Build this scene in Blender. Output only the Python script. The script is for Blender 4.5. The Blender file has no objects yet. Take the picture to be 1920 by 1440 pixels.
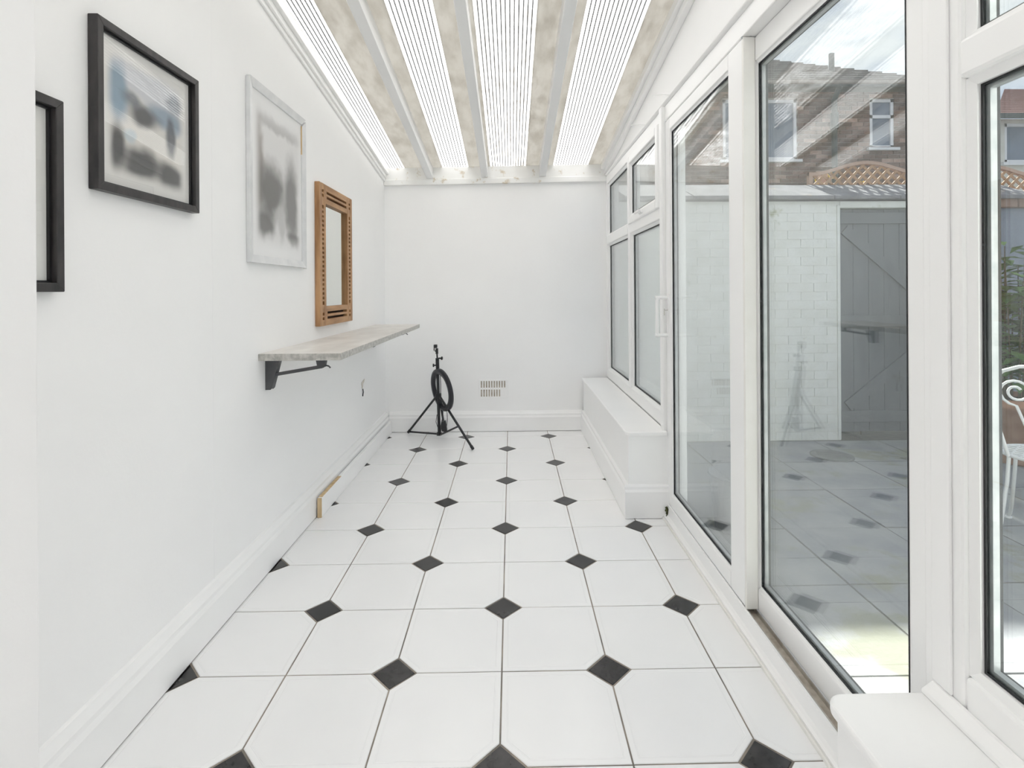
import bpy, bmesh, math, random
from mathutils import Vector, Matrix
random.seed(7)
S = bpy.context.scene
COL = S.collection
PI = math.pi

# ------------------------------------------------------------------ camera
FPX, CX, CY = 1000.0, 975.0, 544.5            # in the 1920x1440 frame
YAW, ROLL = 0.0168, -0.0061
cam_d = bpy.data.cameras.new('camera')
cam = bpy.data.objects.new('camera', cam_d)
COL.objects.link(cam)
cam_d.sensor_fit = 'HORIZONTAL'
cam_d.sensor_width = 36.0
cam_d.lens = FPX / 1920 * 36.0
cam_d.shift_x = -(CX - 960) / 1920
cam_d.shift_y = (CY - 720) / 1920
cam_d.clip_start = 0.02
cam_d.clip_end = 400
cyw, syw = math.cos(YAW), math.sin(YAW)
fwd = Vector((syw, cyw, 0))
right0 = Vector((cyw, -syw, 0))
down0 = Vector((0, 0, -1))
cr, sr = math.cos(ROLL), math.sin(ROLL)
rx = right0 * cr - down0 * sr
dn = right0 * sr + down0 * cr
up = -dn
cam.matrix_world = Matrix(((rx.x, up.x, -fwd.x, 0), (rx.y, up.y, -fwd.y, 0), (rx.z, up.z, -fwd.z, 1.2), (0, 0, 0, 1)))
S.camera = cam

# ------------------------------------------------------------------ world, sun, exposure
w = bpy.data.worlds.new('cloudy_sky')
S.world = w
w.use_nodes = True
nt = w.node_tree
for n in list(nt.nodes):
    nt.nodes.remove(n)
wo = nt.nodes.new('ShaderNodeOutputWorld')
bg = nt.nodes.new('ShaderNodeBackground')
tc = nt.nodes.new('ShaderNodeTexCoord')
mp = nt.nodes.new('ShaderNodeMapping')
mp.inputs['Scale'].default_value = (1.0, 1.0, 2.6)
nz = nt.nodes.new('ShaderNodeTexNoise')
nz.inputs['Scale'].default_value = 3.6
nz.inputs['Detail'].default_value = 7
nz.inputs['Roughness'].default_value = 0.55
rp = nt.nodes.new('ShaderNodeValToRGB')
rp.color_ramp.elements[0].position = 0.33
rp.color_ramp.elements[0].color = (0.38, 0.46, 0.63, 1)
rp.color_ramp.elements[1].position = 0.62
rp.color_ramp.elements[1].color = (0.92, 0.94, 0.97, 1)
e = rp.color_ramp.elements.new(0.47)
e.color = (0.60, 0.66, 0.78, 1)
nt.links.new(tc.outputs['Generated'], mp.inputs[0])
nt.links.new(mp.outputs[0], nz.inputs['Vector'])
nt.links.new(nz.outputs[0], rp.inputs[0])
nt.links.new(rp.outputs[0], bg.inputs['Color'])
bg.inputs['Strength'].default_value = 0.213
nt.links.new(bg.outputs[0], wo.inputs[0])

sun_d = bpy.data.lights.new('sun', 'SUN')
sun_d.energy = 3.12
sun_d.angle = math.radians(1.5)
sun_d.color = (1.0, 0.97, 0.92)
sun = bpy.data.objects.new('sun', sun_d)
COL.objects.link(sun)
SUN_EL = math.radians(40)
sun_dir = Vector((0.0, -math.cos(SUN_EL), -math.sin(SUN_EL)))      # travels from +Y over the garden wall
sun.rotation_euler = sun_dir.to_track_quat('-Z', 'Y').to_euler()
sun.location = (1, 8, 8)

S.view_settings.view_transform = 'Standard'
S.view_settings.look = 'None'
S.view_settings.gamma = 1
S.view_settings.use_curve_mapping = False
S.view_settings.exposure = 2.36
try:
    S.cycles.max_bounces = 14
    S.cycles.diffuse_bounces = 8
    S.cycles.glossy_bounces = 3
    S.cycles.transmission_bounces = 8
    S.cycles.transparent_max_bounces = 24
    S.cycles.caustics_reflective = False
except Exception:
    pass

# ------------------------------------------------------------------ materials
def _new(name):
    m = bpy.data.materials.new(name)
    m.use_nodes = True
    t = m.node_tree
    for n in list(t.nodes):
        t.nodes.remove(n)
    o = t.nodes.new('ShaderNodeOutputMaterial')
    return m, t, o

def mat(name, c1, c2=None, rough=0.5, scale=8.0, lo=0.35, hi=0.65, bump=0.0, bscale=None, metal=0.0, spec=0.5,
        stretch=(1, 1, 1), spots=None, rnd=None, detail=4):
    """Principled material: two colours mixed by noise, optional stain spots (colour, scale, threshold) and per-piece variation."""
    m, t, o = _new(name)
    b = t.nodes.new('ShaderNodeBsdfPrincipled')
    t.links.new(b.outputs[0], o.inputs[0])
    b.inputs['Roughness'].default_value = rough
    b.inputs['Metallic'].default_value = metal
    b.inputs['Specular IOR Level'].default_value = spec
    g = t.nodes.new('ShaderNodeNewGeometry')
    mpn = t.nodes.new('ShaderNodeMapping')
    mpn.inputs['Scale'].default_value = stretch
    t.links.new(g.outputs['Position'], mpn.inputs[0])
    c2 = c2 or c1
    n = t.nodes.new('ShaderNodeTexNoise')
    n.inputs['Scale'].default_value = scale
    n.inputs['Detail'].default_value = detail
    t.links.new(mpn.outputs[0], n.inputs['Vector'])
    r = t.nodes.new('ShaderNodeValToRGB')
    r.color_ramp.elements[0].position = lo
    r.color_ramp.elements[1].position = hi
    r.color_ramp.elements[0].color = (*c1, 1)
    r.color_ramp.elements[1].color = (*c2, 1)
    t.links.new(n.outputs[0], r.inputs[0])
    out = r.outputs[0]
    if rnd:
        oi = t.nodes.new('ShaderNodeObjectInfo')
        ad = t.nodes.new('ShaderNodeMath'); ad.operation = 'ADD'
        fr = t.nodes.new('ShaderNodeMath'); fr.operation = 'FRACT'
        t.links.new(oi.outputs['Random'], ad.inputs[0])
        t.links.new(g.outputs['Random Per Island'], ad.inputs[1])
        t.links.new(ad.outputs[0], fr.inputs[0])
        r2 = t.nodes.new('ShaderNodeValToRGB')
        els = r2.color_ramp.elements
        els[0].position = rnd[0][0]; els[0].color = (*rnd[0][1], 1)
        els[1].position = rnd[-1][0]; els[1].color = (*rnd[-1][1], 1)
        for p_, c_ in rnd[1:-1]:
            e_ = els.new(p_); e_.color = (*c_, 1)
        t.links.new(fr.outputs[0], r2.inputs[0])
        mx = t.nodes.new('ShaderNodeMix'); mx.data_type = 'RGBA'; mx.blend_type = 'MULTIPLY'
        mx.inputs[0].default_value = 1.0
        t.links.new(out, mx.inputs[6]); t.links.new(r2.outputs[0], mx.inputs[7])
        out = mx.outputs[2]
    if spots:
        sc_, ss, th = spots
        n2 = t.nodes.new('ShaderNodeTexNoise')
        n2.inputs['Scale'].default_value = ss
        n2.inputs['Detail'].default_value = 5
        n2.inputs['Roughness'].default_value = 0.65
        t.links.new(g.outputs['Position'], n2.inputs['Vector'])
        mr = t.nodes.new('ShaderNodeMapRange')
        mr.inputs[1].default_value = th
        mr.inputs[2].default_value = th + 0.08
        t.links.new(n2.outputs[0], mr.inputs[0])
        mx2 = t.nodes.new('ShaderNodeMix'); mx2.data_type = 'RGBA'
        t.links.new(mr.outputs[0], mx2.inputs[0])
        t.links.new(out, mx2.inputs[6])
        mx2.inputs[7].default_value = (*sc_, 1)
        out = mx2.outputs[2]
    t.links.new(out, b.inputs['Base Color'])
    if bump:
        n3 = t.nodes.new('ShaderNodeTexNoise')
        n3.inputs['Scale'].default_value = bscale or scale
        n3.inputs['Detail'].default_value = 5
        t.links.new(mpn.outputs[0], n3.inputs['Vector'])
        bp = t.nodes.new('ShaderNodeBump')
        bp.inputs['Strength'].default_value = bump
        bp.inputs['Distance'].default_value = 0.01
        t.links.new(n3.outputs[0], bp.inputs['Height'])
        t.links.new(bp.outputs[0], b.inputs['Normal'])
    return m

def mat_translucent(name, diff, trans, k, scale=14, dirt=None, rough_d=0.0):
    """Sheet plastic: diffuse + translucent, mottled with dirt that is really on the sheet."""
    m, t, o = _new(name)
    d = t.nodes.new('ShaderNodeBsdfDiffuse')
    tr = t.nodes.new('ShaderNodeBsdfTranslucent')
    mx = t.nodes.new('ShaderNodeMixShader')
    mx.inputs[0].default_value = k
    g = t.nodes.new('ShaderNodeNewGeometry')
    mpn = t.nodes.new('ShaderNodeMapping'); mpn.inputs['Scale'].default_value = (1, 0.35, 1)
    n = t.nodes.new('ShaderNodeTexNoise'); n.inputs['Scale'].default_value = scale
    n.inputs['Detail'].default_value = 6; n.inputs['Roughness'].default_value = 0.65
    t.links.new(g.outputs['Position'], mpn.inputs[0]); t.links.new(mpn.outputs[0], n.inputs['Vector'])
    r = t.nodes.new('ShaderNodeValToRGB')
    r.color_ramp.elements[0].position = 0.42; r.color_ramp.elements[1].position = 0.66
    r.color_ramp.elements[0].color = (*trans, 1)
    r.color_ramp.elements[1].color = (*(dirt or trans), 1)
    t.links.new(n.outputs[0], r.inputs[0])
    t.links.new(r.outputs[0], tr.inputs[0])
    d.inputs[0].default_value = (*diff, 1)
    t.links.new(d.outputs[0], mx.inputs[1]); t.links.new(tr.outputs[0], mx.inputs[2])
    t.links.new(mx.outputs[0], o.inputs[0])
    return m

def mat_glass(name, tint=(0.97, 0.985, 0.98), f0=0.045):
    m, t, o = _new(name)
    tr = t.nodes.new('ShaderNodeBsdfTransparent'); tr.inputs[0].default_value = (*tint, 1)
    gl = t.nodes.new('ShaderNodeBsdfGlossy'); gl.inputs['Roughness'].default_value = 0.0
    gl.inputs[0].default_value = (1, 1, 1, 1)
    g = t.nodes.new('ShaderNodeNewGeometry')
    dt = t.nodes.new('ShaderNodeVectorMath'); dt.operation = 'DOT_PRODUCT'
    t.links.new(g.outputs['Normal'], dt.inputs[0]); t.links.new(g.outputs['Incoming'], dt.inputs[1])
    ab = t.nodes.new('ShaderNodeMath'); ab.operation = 'ABSOLUTE'; t.links.new(dt.outputs['Value'], ab.inputs[0])
    s1 = t.nodes.new('ShaderNodeMath'); s1.operation = 'SUBTRACT'; s1.inputs[0].default_value = 1
    t.links.new(ab.outputs[0], s1.inputs[1])
    pw = t.nodes.new('ShaderNodeMath'); pw.operation = 'POWER'; pw.inputs[1].default_value = 5
    t.links.new(s1.outputs[0], pw.inputs[0])
    ml = t.nodes.new('ShaderNodeMath'); ml.operation = 'MULTIPLY_ADD'
    ml.inputs[1].default_value = 1 - f0; ml.inputs[2].default_value = f0
    t.links.new(pw.outputs[0], ml.inputs[0])
    mx = t.nodes.new('ShaderNodeMixShader')
    t.links.new(ml.outputs[0], mx.inputs[0])
    t.links.new(tr.outputs[0], mx.inputs[1]); t.links.new(gl.outputs[0], mx.inputs[2])
    t.links.new(mx.outputs[0], o.inputs[0])
    return m

def mat_print(name, origin, size, blobs, paper=(0.83, 0.82, 0.80), base=None, area=(0.12, 0.88, 0.10, 0.90), soft=0.14):
    """Blurred photographic print on paper, over (Y, Z) of the wall: soft patches (u, v, ru, rv, colour, strength) laid over a base tone."""
    m, t, o = _new(name)
    b = t.nodes.new('ShaderNodeBsdfPrincipled'); b.inputs['Roughness'].default_value = 0.5
    t.links.new(b.outputs[0], o.inputs[0])
    g = t.nodes.new('ShaderNodeNewGeometry')
    nz_ = t.nodes.new('ShaderNodeTexNoise'); nz_.inputs['Scale'].default_value = 9.0; nz_.inputs['Detail'].default_value = 2
    t.links.new(g.outputs['Position'], nz_.inputs['Vector'])
    wob = t.nodes.new('ShaderNodeVectorMath'); wob.operation = 'MULTIPLY_ADD'
    wob.inputs[1].default_value = (0.0, 0.16 * size[0], 0.16 * size[1])
    t.links.new(nz_.outputs['Color'], wob.inputs[0]); t.links.new(g.outputs['Position'], wob.inputs[2])
    def uv(sock):
        sp = t.nodes.new('ShaderNodeSeparateXYZ'); t.links.new(sock, sp.inputs[0])
        out = []
        for nm, a, d in (('Y', origin[0], size[0]), ('Z', origin[1], size[1])):
            q = t.nodes.new('ShaderNodeMapRange'); q.clamp = False
            q.inputs[1].default_value = a; q.inputs[2].default_value = a + d
            t.links.new(sp.outputs[nm], q.inputs[0]); out.append(q.outputs[0])
        cb = t.nodes.new('ShaderNodeCombineXYZ'); t.links.new(out[0], cb.inputs[0]); t.links.new(out[1], cb.inputs[1])
        return out, cb.outputs[0]
    (u, v), _c = uv(g.outputs['Position'])
    _u, cw = uv(wob.outputs[0])
    col = None
    base = base or paper
    for (bu, bv, ru, rv, c, k) in blobs:
        mp_ = t.nodes.new('ShaderNodeVectorMath'); mp_.operation = 'SUBTRACT'; mp_.inputs[1].default_value = (bu + 0.08, bv + 0.08, 0)
        t.links.new(cw, mp_.inputs[0])
        sc_ = t.nodes.new('ShaderNodeVectorMath'); sc_.operation = 'MULTIPLY'; sc_.inputs[1].default_value = (1 / ru, 1 / rv, 0)
        t.links.new(mp_.outputs[0], sc_.inputs[0])
        ln = t.nodes.new('ShaderNodeVectorMath'); ln.operation = 'LENGTH'; t.links.new(sc_.outputs[0], ln.inputs[0])
        mr = t.nodes.new('ShaderNodeMapRange'); mr.interpolation_type = 'SMOOTHSTEP'
        mr.inputs[1].default_value = 1.35; mr.inputs[2].default_value = 0.45
        mr.inputs[3].default_value = 0.0; mr.inputs[4].default_value = k
        t.links.new(ln.outputs['Value'], mr.inputs[0])
        mx = t.nodes.new('ShaderNodeMix'); mx.data_type = 'RGBA'
        t.links.new(mr.outputs[0], mx.inputs[0])
        if col is None: mx.inputs[6].default_value = (*base, 1)
        else: t.links.new(col, mx.inputs[6])
        mx.inputs[7].default_value = (*c, 1)
        col = mx.outputs[2]
    def edge_mask(sock, lo_, hi_):
        a_ = t.nodes.new('ShaderNodeMapRange'); a_.interpolation_type = 'SMOOTHSTEP'
        a_.inputs[1].default_value = lo_ - soft / 2; a_.inputs[2].default_value = lo_ + soft / 2; t.links.new(sock, a_.inputs[0])
        b_ = t.nodes.new('ShaderNodeMapRange'); b_.interpolation_type = 'SMOOTHSTEP'
        b_.inputs[1].default_value = hi_ + soft / 2; b_.inputs[2].default_value = hi_ - soft / 2; t.links.new(sock, b_.inputs[0])
        q = t.nodes.new('ShaderNodeMath'); q.operation = 'MULTIPLY'
        t.links.new(a_.outputs[0], q.inputs[0]); t.links.new(b_.outputs[0], q.inputs[1]); return q.outputs[0]
    k_ = t.nodes.new('ShaderNodeMath'); k_.operation = 'MULTIPLY'
    t.links.new(edge_mask(u, area[0], area[1]), k_.inputs[0]); t.links.new(edge_mask(v, area[2], area[3]), k_.inputs[1])
    mx = t.nodes.new('ShaderNodeMix'); mx.data_type = 'RGBA'
    t.links.new(k_.outputs[0], mx.inputs[0]); mx.inputs[6].default_value = (*paper, 1)
    t.links.new(col, mx.inputs[7])
    t.links.new(mx.outputs[2], b.inputs['Base Color'])
    return m

M = {}
M['wall'] = mat('white_wall_paint', (0.93, 0.93, 0.928), (0.945, 0.945, 0.943), 0.62, 3, bump=0.05, bscale=60)
M['gloss'] = mat('white_gloss_paint', (0.92, 0.92, 0.916), (0.935, 0.935, 0.931), 0.35, 5, bump=0.02, bscale=40)
M['stained'] = mat('stained_white_paint', (0.87, 0.87, 0.85), (0.91, 0.91, 0.90), 0.5, 6, spots=((0.66, 0.59, 0.48), 11, 0.585))
M['upvc'] = mat('white_upvc', (0.905, 0.908, 0.905), (0.92, 0.92, 0.916), 0.3, 4)
M['upvc_cream'] = mat('weathered_upvc', (0.84, 0.83, 0.79), (0.87, 0.86, 0.83), 0.35, 10)
M['gasket'] = mat('black_rubber', (0.02, 0.022, 0.024), rough=0.6)
M['spacer'] = mat('grey_spacer_bar', (0.42, 0.45, 0.46), (0.52, 0.54, 0.55), 0.35, 30, metal=0.3)
M['glass'] = mat_glass('window_glass')
M['pglass'] = mat_glass('picture_glass', (1, 1, 1), 0.02)
M['tile'] = mat('white_glazed_tile', (0.90, 0.902, 0.905), (0.92, 0.92, 0.92), 0.22, 3.0, spots=((0.70, 0.66, 0.58), 2.1, 0.72))
M['tile_black'] = mat('black_glazed_tile', (0.018, 0.017, 0.018), (0.035, 0.033, 0.034), 0.2, 25)
M['grout'] = mat('brown_grey_grout', (0.16, 0.145, 0.13), (0.36, 0.31, 0.26), 0.9, 7)
M['panel'] = mat_translucent('clear_ribbed_polycarbonate', (0.85, 0.85, 0.84), (0.92, 0.92, 0.92), 0.95, 30, (0.88, 0.88, 0.87))
M['panel_dirty'] = mat_translucent('mossy_ribbed_polycarbonate', (0.8, 0.8, 0.78), (0.92, 0.92, 0.92), 0.95, 26, (0.52, 0.50, 0.47))
M['rib'] = mat_translucent('polycarbonate_rib', (0.34, 0.345, 0.35), (0.3, 0.3, 0.3), 0.05, 30)
M['dull'] = mat_translucent('dull_grey_roof_sheet', (0.80, 0.795, 0.78), (0.47, 0.46, 0.435), 0.68, 16, (0.37, 0.355, 0.325))
M['beam'] = mat('white_painted_timber', (0.86, 0.865, 0.87), (0.90, 0.90, 0.90), 0.45, 5, stretch=(1, 0.2, 1))
M['concrete'] = mat('concrete_laminate', (0.60, 0.575, 0.54), (0.76, 0.74, 0.705), 0.42, 9, 0.3, 0.7, stretch=(1, 0.45, 1), detail=8, spots=((0.52, 0.50, 0.46), 45, 0.66))
M['edgeband'] = mat('mottled_grey_edge_band', (0.36, 0.35, 0.325), (0.58, 0.565, 0.53), 0.5, 55, 0.35, 0.65, detail=6)
M['steel'] = mat('dark_grey_steel', (0.06, 0.062, 0.068), (0.08, 0.08, 0.085), 0.45, 20)
M['blackwood'] = mat('black_grained_frame', (0.022, 0.021, 0.022), (0.045, 0.04, 0.04), 0.4, 40, stretch=(1, 1, 0.3))
M['blacklip'] = mat('black_frame_lip', (0.01, 0.01, 0.011), rough=0.4)
M['paper'] = mat('pale_paper', (0.80, 0.80, 0.76), rough=0.6)
M['silver'] = mat('silver_white_frame', (0.70, 0.71, 0.72), (0.78, 0.785, 0.79), 0.35, 15, metal=0.15)
M['rawwood'] = mat('raw_softwood', (0.55, 0.38, 0.20), (0.70, 0.53, 0.32), 0.7, 30, stretch=(1, 1, 0.2))
M['mwood'] = mat('warm_brown_wood', (0.31, 0.155, 0.062), (0.52, 0.30, 0.145), 0.5, 26, stretch=(1, 0.9, 0.18), detail=6)
M['mwood_h'] = mat('warm_brown_rail_wood', (0.33, 0.17, 0.07), (0.52, 0.30, 0.145), 0.5, 26, stretch=(1, 0.18, 0.9), detail=6)
M['mback'] = mat('dark_wood_backing', (0.045, 0.022, 0.012), rough=0.8)
m_, t_, o_ = _new('mirror_silver')
b_ = t_.nodes.new('ShaderNodeBsdfPrincipled'); b_.inputs['Base Color'].default_value = (0.80, 0.82, 0.79, 1)
b_.inputs['Metallic'].default_value = 1; b_.inputs['Roughness'].default_value = 0.02
t_.links.new(b_.outputs[0], o_.inputs[0]); M['mirror'] = m_
M['blackmetal'] = mat('black_stand_metal', (0.012, 0.012, 0.014), (0.02, 0.02, 0.023), 0.4, 30)
M['ringplastic'] = mat('black_ring_plastic', (0.016, 0.016, 0.022), rough=0.35)
M['dark'] = mat('dark_void', (0.05, 0.046, 0.04), rough=0.9)
M['steelrail'] = mat('brushed_track', (0.45, 0.42, 0.38), (0.6, 0.58, 0.54), 0.35, 30, metal=0.7)
M['dirt'] = mat('dusty_track', (0.38, 0.33, 0.27), (0.55, 0.50, 0.43), 0.8, 30)
M['plaster'] = mat('bare_plaster', (0.62, 0.57, 0.50), (0.75, 0.72, 0.67), 0.9, 60)
# outside
M['brickwhite'] = mat('white_painted_brick', (0.80, 0.80, 0.755), (0.86, 0.86, 0.83), 0.75, 9, bump=0.5, bscale=40,
                      spots=((0.42, 0.44, 0.30), 3.0, 0.66))
M['mortarwhite'] = mat('painted_mortar', (0.72, 0.72, 0.67), (0.80, 0.80, 0.76), 0.85, 9, bump=0.4, bscale=40)
M['coping'] = mat('grey_coping_stone', (0.16, 0.155, 0.165), (0.27, 0.26, 0.275), 0.85, 9, bump=0.4, bscale=30, spots=((0.30, 0.25, 0.20), 6, 0.62))
M['copingred'] = mat('brown_coping_stone', (0.24, 0.155, 0.125), (0.33, 0.23, 0.19), 0.85, 12, bump=0.4)
M['gate'] = mat('grey_gate_paint', (0.17, 0.175, 0.18), (0.205, 0.21, 0.215), 0.55, 12, stretch=(1, 1, 0.15), bump=0.2, bscale=30, spots=((0.30, 0.29, 0.27), 18, 0.73))
M['bluegrey'] = mat('blue_grey_paint', (0.23, 0.26, 0.32), (0.28, 0.31, 0.37), 0.7, 8, bump=0.3, bscale=30)
M['slab'] = mat('grey_paving_slab', (0.29, 0.295, 0.31), (0.39, 0.39, 0.385), 0.85, 5, bump=0.3, bscale=50, detail=7,
                spots=((0.265, 0.265, 0.205), 2.3, 0.54), rnd=[(0, (0.85, 0.85, 0.87)), (1, (1.0, 1.0, 0.98))])
M['joint'] = mat('sandy_joint', (0.12, 0.115, 0.10), (0.18, 0.17, 0.14), 0.95, 20)
M['brick'] = mat('brown_house_brick', (0.13, 0.072, 0.052), (0.19, 0.11, 0.085), 0.85, 12,
                 rnd=[(0.0, (0.62, 0.6, 0.6)), (0.5, (1.0, 1.0, 1.0)), (0.86, (1.25, 1.2, 1.15)), (0.93, (2.3, 2.6, 2.7)), (1.0, (2.6, 2.9, 3.0))])
M['mortar'] = mat('house_mortar', (0.30, 0.26, 0.23), (0.38, 0.33, 0.30), 0.9, 10)
M['roof'] = mat('grey_brown_roof_tile', (0.115, 0.10, 0.095), (0.19, 0.17, 0.16), 0.85, 5)
M['roofred'] = mat('red_roof_tile', (0.24, 0.115, 0.10), (0.32, 0.17, 0.15), 0.85, 5)
M['render'] = mat('cream_render', (0.62, 0.60, 0.53), (0.68, 0.66, 0.60), 0.85, 5)
M['extglass'] = mat('house_window_glass', (0.10, 0.13, 0.18), (0.16, 0.20, 0.27), 0.05, 2)
M['extwhite'] = mat('house_window_white', (0.78, 0.77, 0.78), rough=0.4)
M['downpipe'] = mat('dark_green_downpipe', (0.035, 0.05, 0.05), rough=0.5)
M['lattice'] = mat('orange_brown_trellis', (0.36, 0.19, 0.085), (0.50, 0.29, 0.15), 0.7, 20, stretch=(1, 1, 0.3))
M['latticerail'] = mat('pink_brown_trellis_rail', (0.42, 0.26, 0.19), (0.50, 0.33, 0.25), 0.7, 20)
M['whiteiron'] = mat('white_wrought_iron', (0.80, 0.80, 0.80), rough=0.35)
M['terracotta'] = mat('terracotta', (0.40, 0.20, 0.12), (0.50, 0.28, 0.18), 0.8, 14)
M['soil'] = mat('dark_soil', (0.05, 0.035, 0.025), rough=1.0)
M['leaf'] = mat('green_leaf', (0.07, 0.16, 0.035), (0.18, 0.30, 0.08), 0.5, 6)
M['stem'] = mat('plant_stem', (0.14, 0.11, 0.06), rough=0.8)
M['bucket'] = mat('grey_plastic_tub', (0.27, 0.285, 0.31), (0.31, 0.325, 0.35), 0.4, 6)
M['iron'] = mat('grey_iron_cover', (0.15, 0.155, 0.15), (0.21, 0.215, 0.20), 0.7, 15)
M['moss'] = mat('dark_moss', (0.05, 0.055, 0.02), (0.12, 0.13, 0.05), 1.0, 60)
M['yellow'] = mat('yellow_flower', (0.75, 0.62, 0.04), rough=0.7)

# ------------------------------------------------------------------ mesh helpers
WLOC = {}

class MB:
    def __init__(self):
        self.v = []; self.f = []; self.smooth = []
    def add(self, vs, fs, smooth=False):
        k = len(self.v)
        self.v += [tuple(p) for p in vs]
        for q in fs:
            self.f.append(tuple(i + k for i in q)); self.smooth.append(smooth)
        return self
    def box(self, x0, x1, y0, y1, z0, z1):
        vs = [(x, y, z) for z in (z0, z1) for y in (y0, y1) for x in (x0, x1)]
        return self.add(vs, [(0, 2, 3, 1), (4, 5, 7, 6), (0, 1, 5, 4), (2, 6, 7, 3), (0, 4, 6, 2), (1, 3, 7, 5)])
    def hexa(self, lo, hi):
        n = len(lo)
        fs = [tuple(range(n - 1, -1, -1)), tuple(range(n, 2 * n))]
        for i in range(n):
            j = (i + 1) % n
            fs.append((i, j, n + j, n + i))
        return self.add(list(lo) + list(hi), fs)
    def prism(self, poly, axis, a, b):
        """poly: 2D points; axis 0 -> (y,z), 1 -> (x,z), 2 -> (x,y)"""
        def P(p, h):
            return (h, p[0], p[1]) if axis == 0 else ((p[0], h, p[1]) if axis == 1 else (p[0], p[1], h))
        return self.hexa([P(p, a) for p in poly], [P(p, b) for p in poly])
    def tube(self, pts, r, n=8, caps=True, closed=False):
        pts = [Vector(p) for p in pts]
        N = len(pts)
        rs = r if isinstance(r, (list, tuple)) else [r] * N
        rings = []
        prev = None
        for i, p in enumerate(pts):
            if closed:
                t = (pts[(i + 1) % N] - pts[i - 1]).normalized()
            else:
                t = (pts[min(i + 1, N - 1)] - pts[max(i - 1, 0)]).normalized()
            ref = prev if prev is not None else (Vector((0, 0, 1)) if abs(t.z) < 0.9 else Vector((1, 0, 0)))
            a = (ref - t * ref.dot(t))
            if a.length < 1e-5:
                a = t.orthogonal()
            a.normalize(); b = t.cross(a); prev = a
            rings.append([p + (a * math.cos(2 * PI * k / n) + b * math.sin(2 * PI * k / n)) * rs[i] for k in range(n)])
        vs = [q for R_ in rings for q in R_]
        fs = []
        m = N if closed else N - 1
        for i in range(m):
            i2 = (i + 1) % N
            for k in range(n):
                k2 = (k + 1) % n
                fs.append((i * n + k, i * n + k2, i2 * n + k2, i2 * n + k))
        self.add(vs, fs, True)
        if caps and not closed:
            self.add(rings[0], [tuple(range(n - 1, -1, -1))]); self.add(rings[-1], [tuple(range(n))])
        return self
    def lathe(self, prof, c, n=24, axis=None):
        """prof: (r, h) rows; revolved round the vertical through c (or along axis)"""
        c = Vector(c)
        ax = Vector(axis).normalized() if axis else Vector((0, 0, 1))
        a = ax.orthogonal().normalized(); b = ax.cross(a)
        vs = []
        for r_, h in prof:
            for k in range(n):
                th = 2 * PI * k / n
                vs.append(c + ax * h + (a * math.cos(th) + b * math.sin(th)) * r_)
        fs = []
        for i in range(len(prof) - 1):
            for k in range(n):
                k2 = (k + 1) % n
                fs.append((i * n + k, i * n + k2, (i + 1) * n + k2, (i + 1) * n + k))
        self.add(vs, fs, True)
        self.add(vs[:n], [tuple(range(n - 1, -1, -1))]); self.add(vs[-n:], [tuple(range(n))])
        return self
    def build(self, name, m, parent=None, bevel=0.0, seg=2, loc=None):
        org = WLOC.get(parent, Vector((0, 0, 0))) if parent is not None else Vector(loc or (0, 0, 0))
        me = bpy.data.meshes.new(name)
        me.from_pydata([tuple(Vector(p) - org) for p in self.v], [], self.f)
        me.update()
        bm = bmesh.new(); bm.from_mesh(me)
        bmesh.ops.recalc_face_normals(bm, faces=bm.faces)
        bm.to_mesh(me); bm.free()
        for p, s in zip(me.polygons, self.smooth):
            p.use_smooth = s
        me.materials.append(m)
        o = bpy.data.objects.new(name, me)
        COL.objects.link(o)
        if parent is not None:
            o.parent = parent
        else:
            o.location = org
        WLOC[o] = org.copy()
        if bevel:
            bv = o.modifiers.new('bevel', 'BEVEL')
            bv.width = bevel; bv.segments = seg; bv.limit_method = 'ANGLE'
            bv.angle_limit = math.radians(40)
        return o

def tag(o, label=None, cat=None, group=None, kind=None):
    if label: o['label'] = label
    if cat: o['category'] = cat
    if group: o['group'] = group
    if kind: o['kind'] = kind
    return o

def empty(name, loc, label=None, cat=None, group=None, kind=None):
    o = bpy.data.objects.new(name, None)
    COL.objects.link(o)
    o.location = loc
    o.empty_display_size = 0.1
    WLOC[o] = Vector(loc)
    return tag(o, label, cat, group, kind)

def inst(src, name, parent, loc):
    """another object sharing src's mesh; loc is relative to the parent"""
    o = bpy.data.objects.new(name, src.data)
    COL.objects.link(o)
    o.parent = parent
    o.location = loc
    return o

def box(*a):
    return MB().box(*a)

# ------------------------------------------------------------------ dimensions
XL, XR = -1.075, 0.82          # left wall face, inner face of the glazing
YB, YN = 4.575, 0.71           # back wall face, house wall face
TW, GX, GY = 0.3384, -0.0362, 1.3436     # tile pitch and grid origin
def zr(x, y):                  # underside of the roof sheets
    return 2.262 + 0.017 * x + 0.14 * (4.55 - y)

# ------------------------------------------------------------------ shell: floor with octagonal tiles
floor = box(-1.30, 0.83, -2.6, 4.75, -0.14, -0.0025).build('floor', M['grout'])
tag(floor, 'white octagon-tiled floor with small black diamond inserts', 'floor', kind='structure')

def clip(poly, x0, x1, y0, y1):
    def cut(p, ax, val, sign):
        out = []
        for i in range(len(p)):
            a, b = p[i], p[(i + 1) % len(p)]
            ia = (a[ax] - val) * sign >= 0; ib = (b[ax] - val) * sign >= 0
            if ia: out.append(a)
            if ia != ib:
                t = (val - a[ax]) / (b[ax] - a[ax])
                out.append((a[0] + (b[0] - a[0]) * t, a[1] + (b[1] - a[1]) * t))
        return out
    for ax, val, s in ((0, x0, 1), (0, x1, -1), (1, y0, 1), (1, y1, -1)):
        if len(poly) < 3: return []
        poly = cut(poly, ax, val, s)
    return poly

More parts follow.
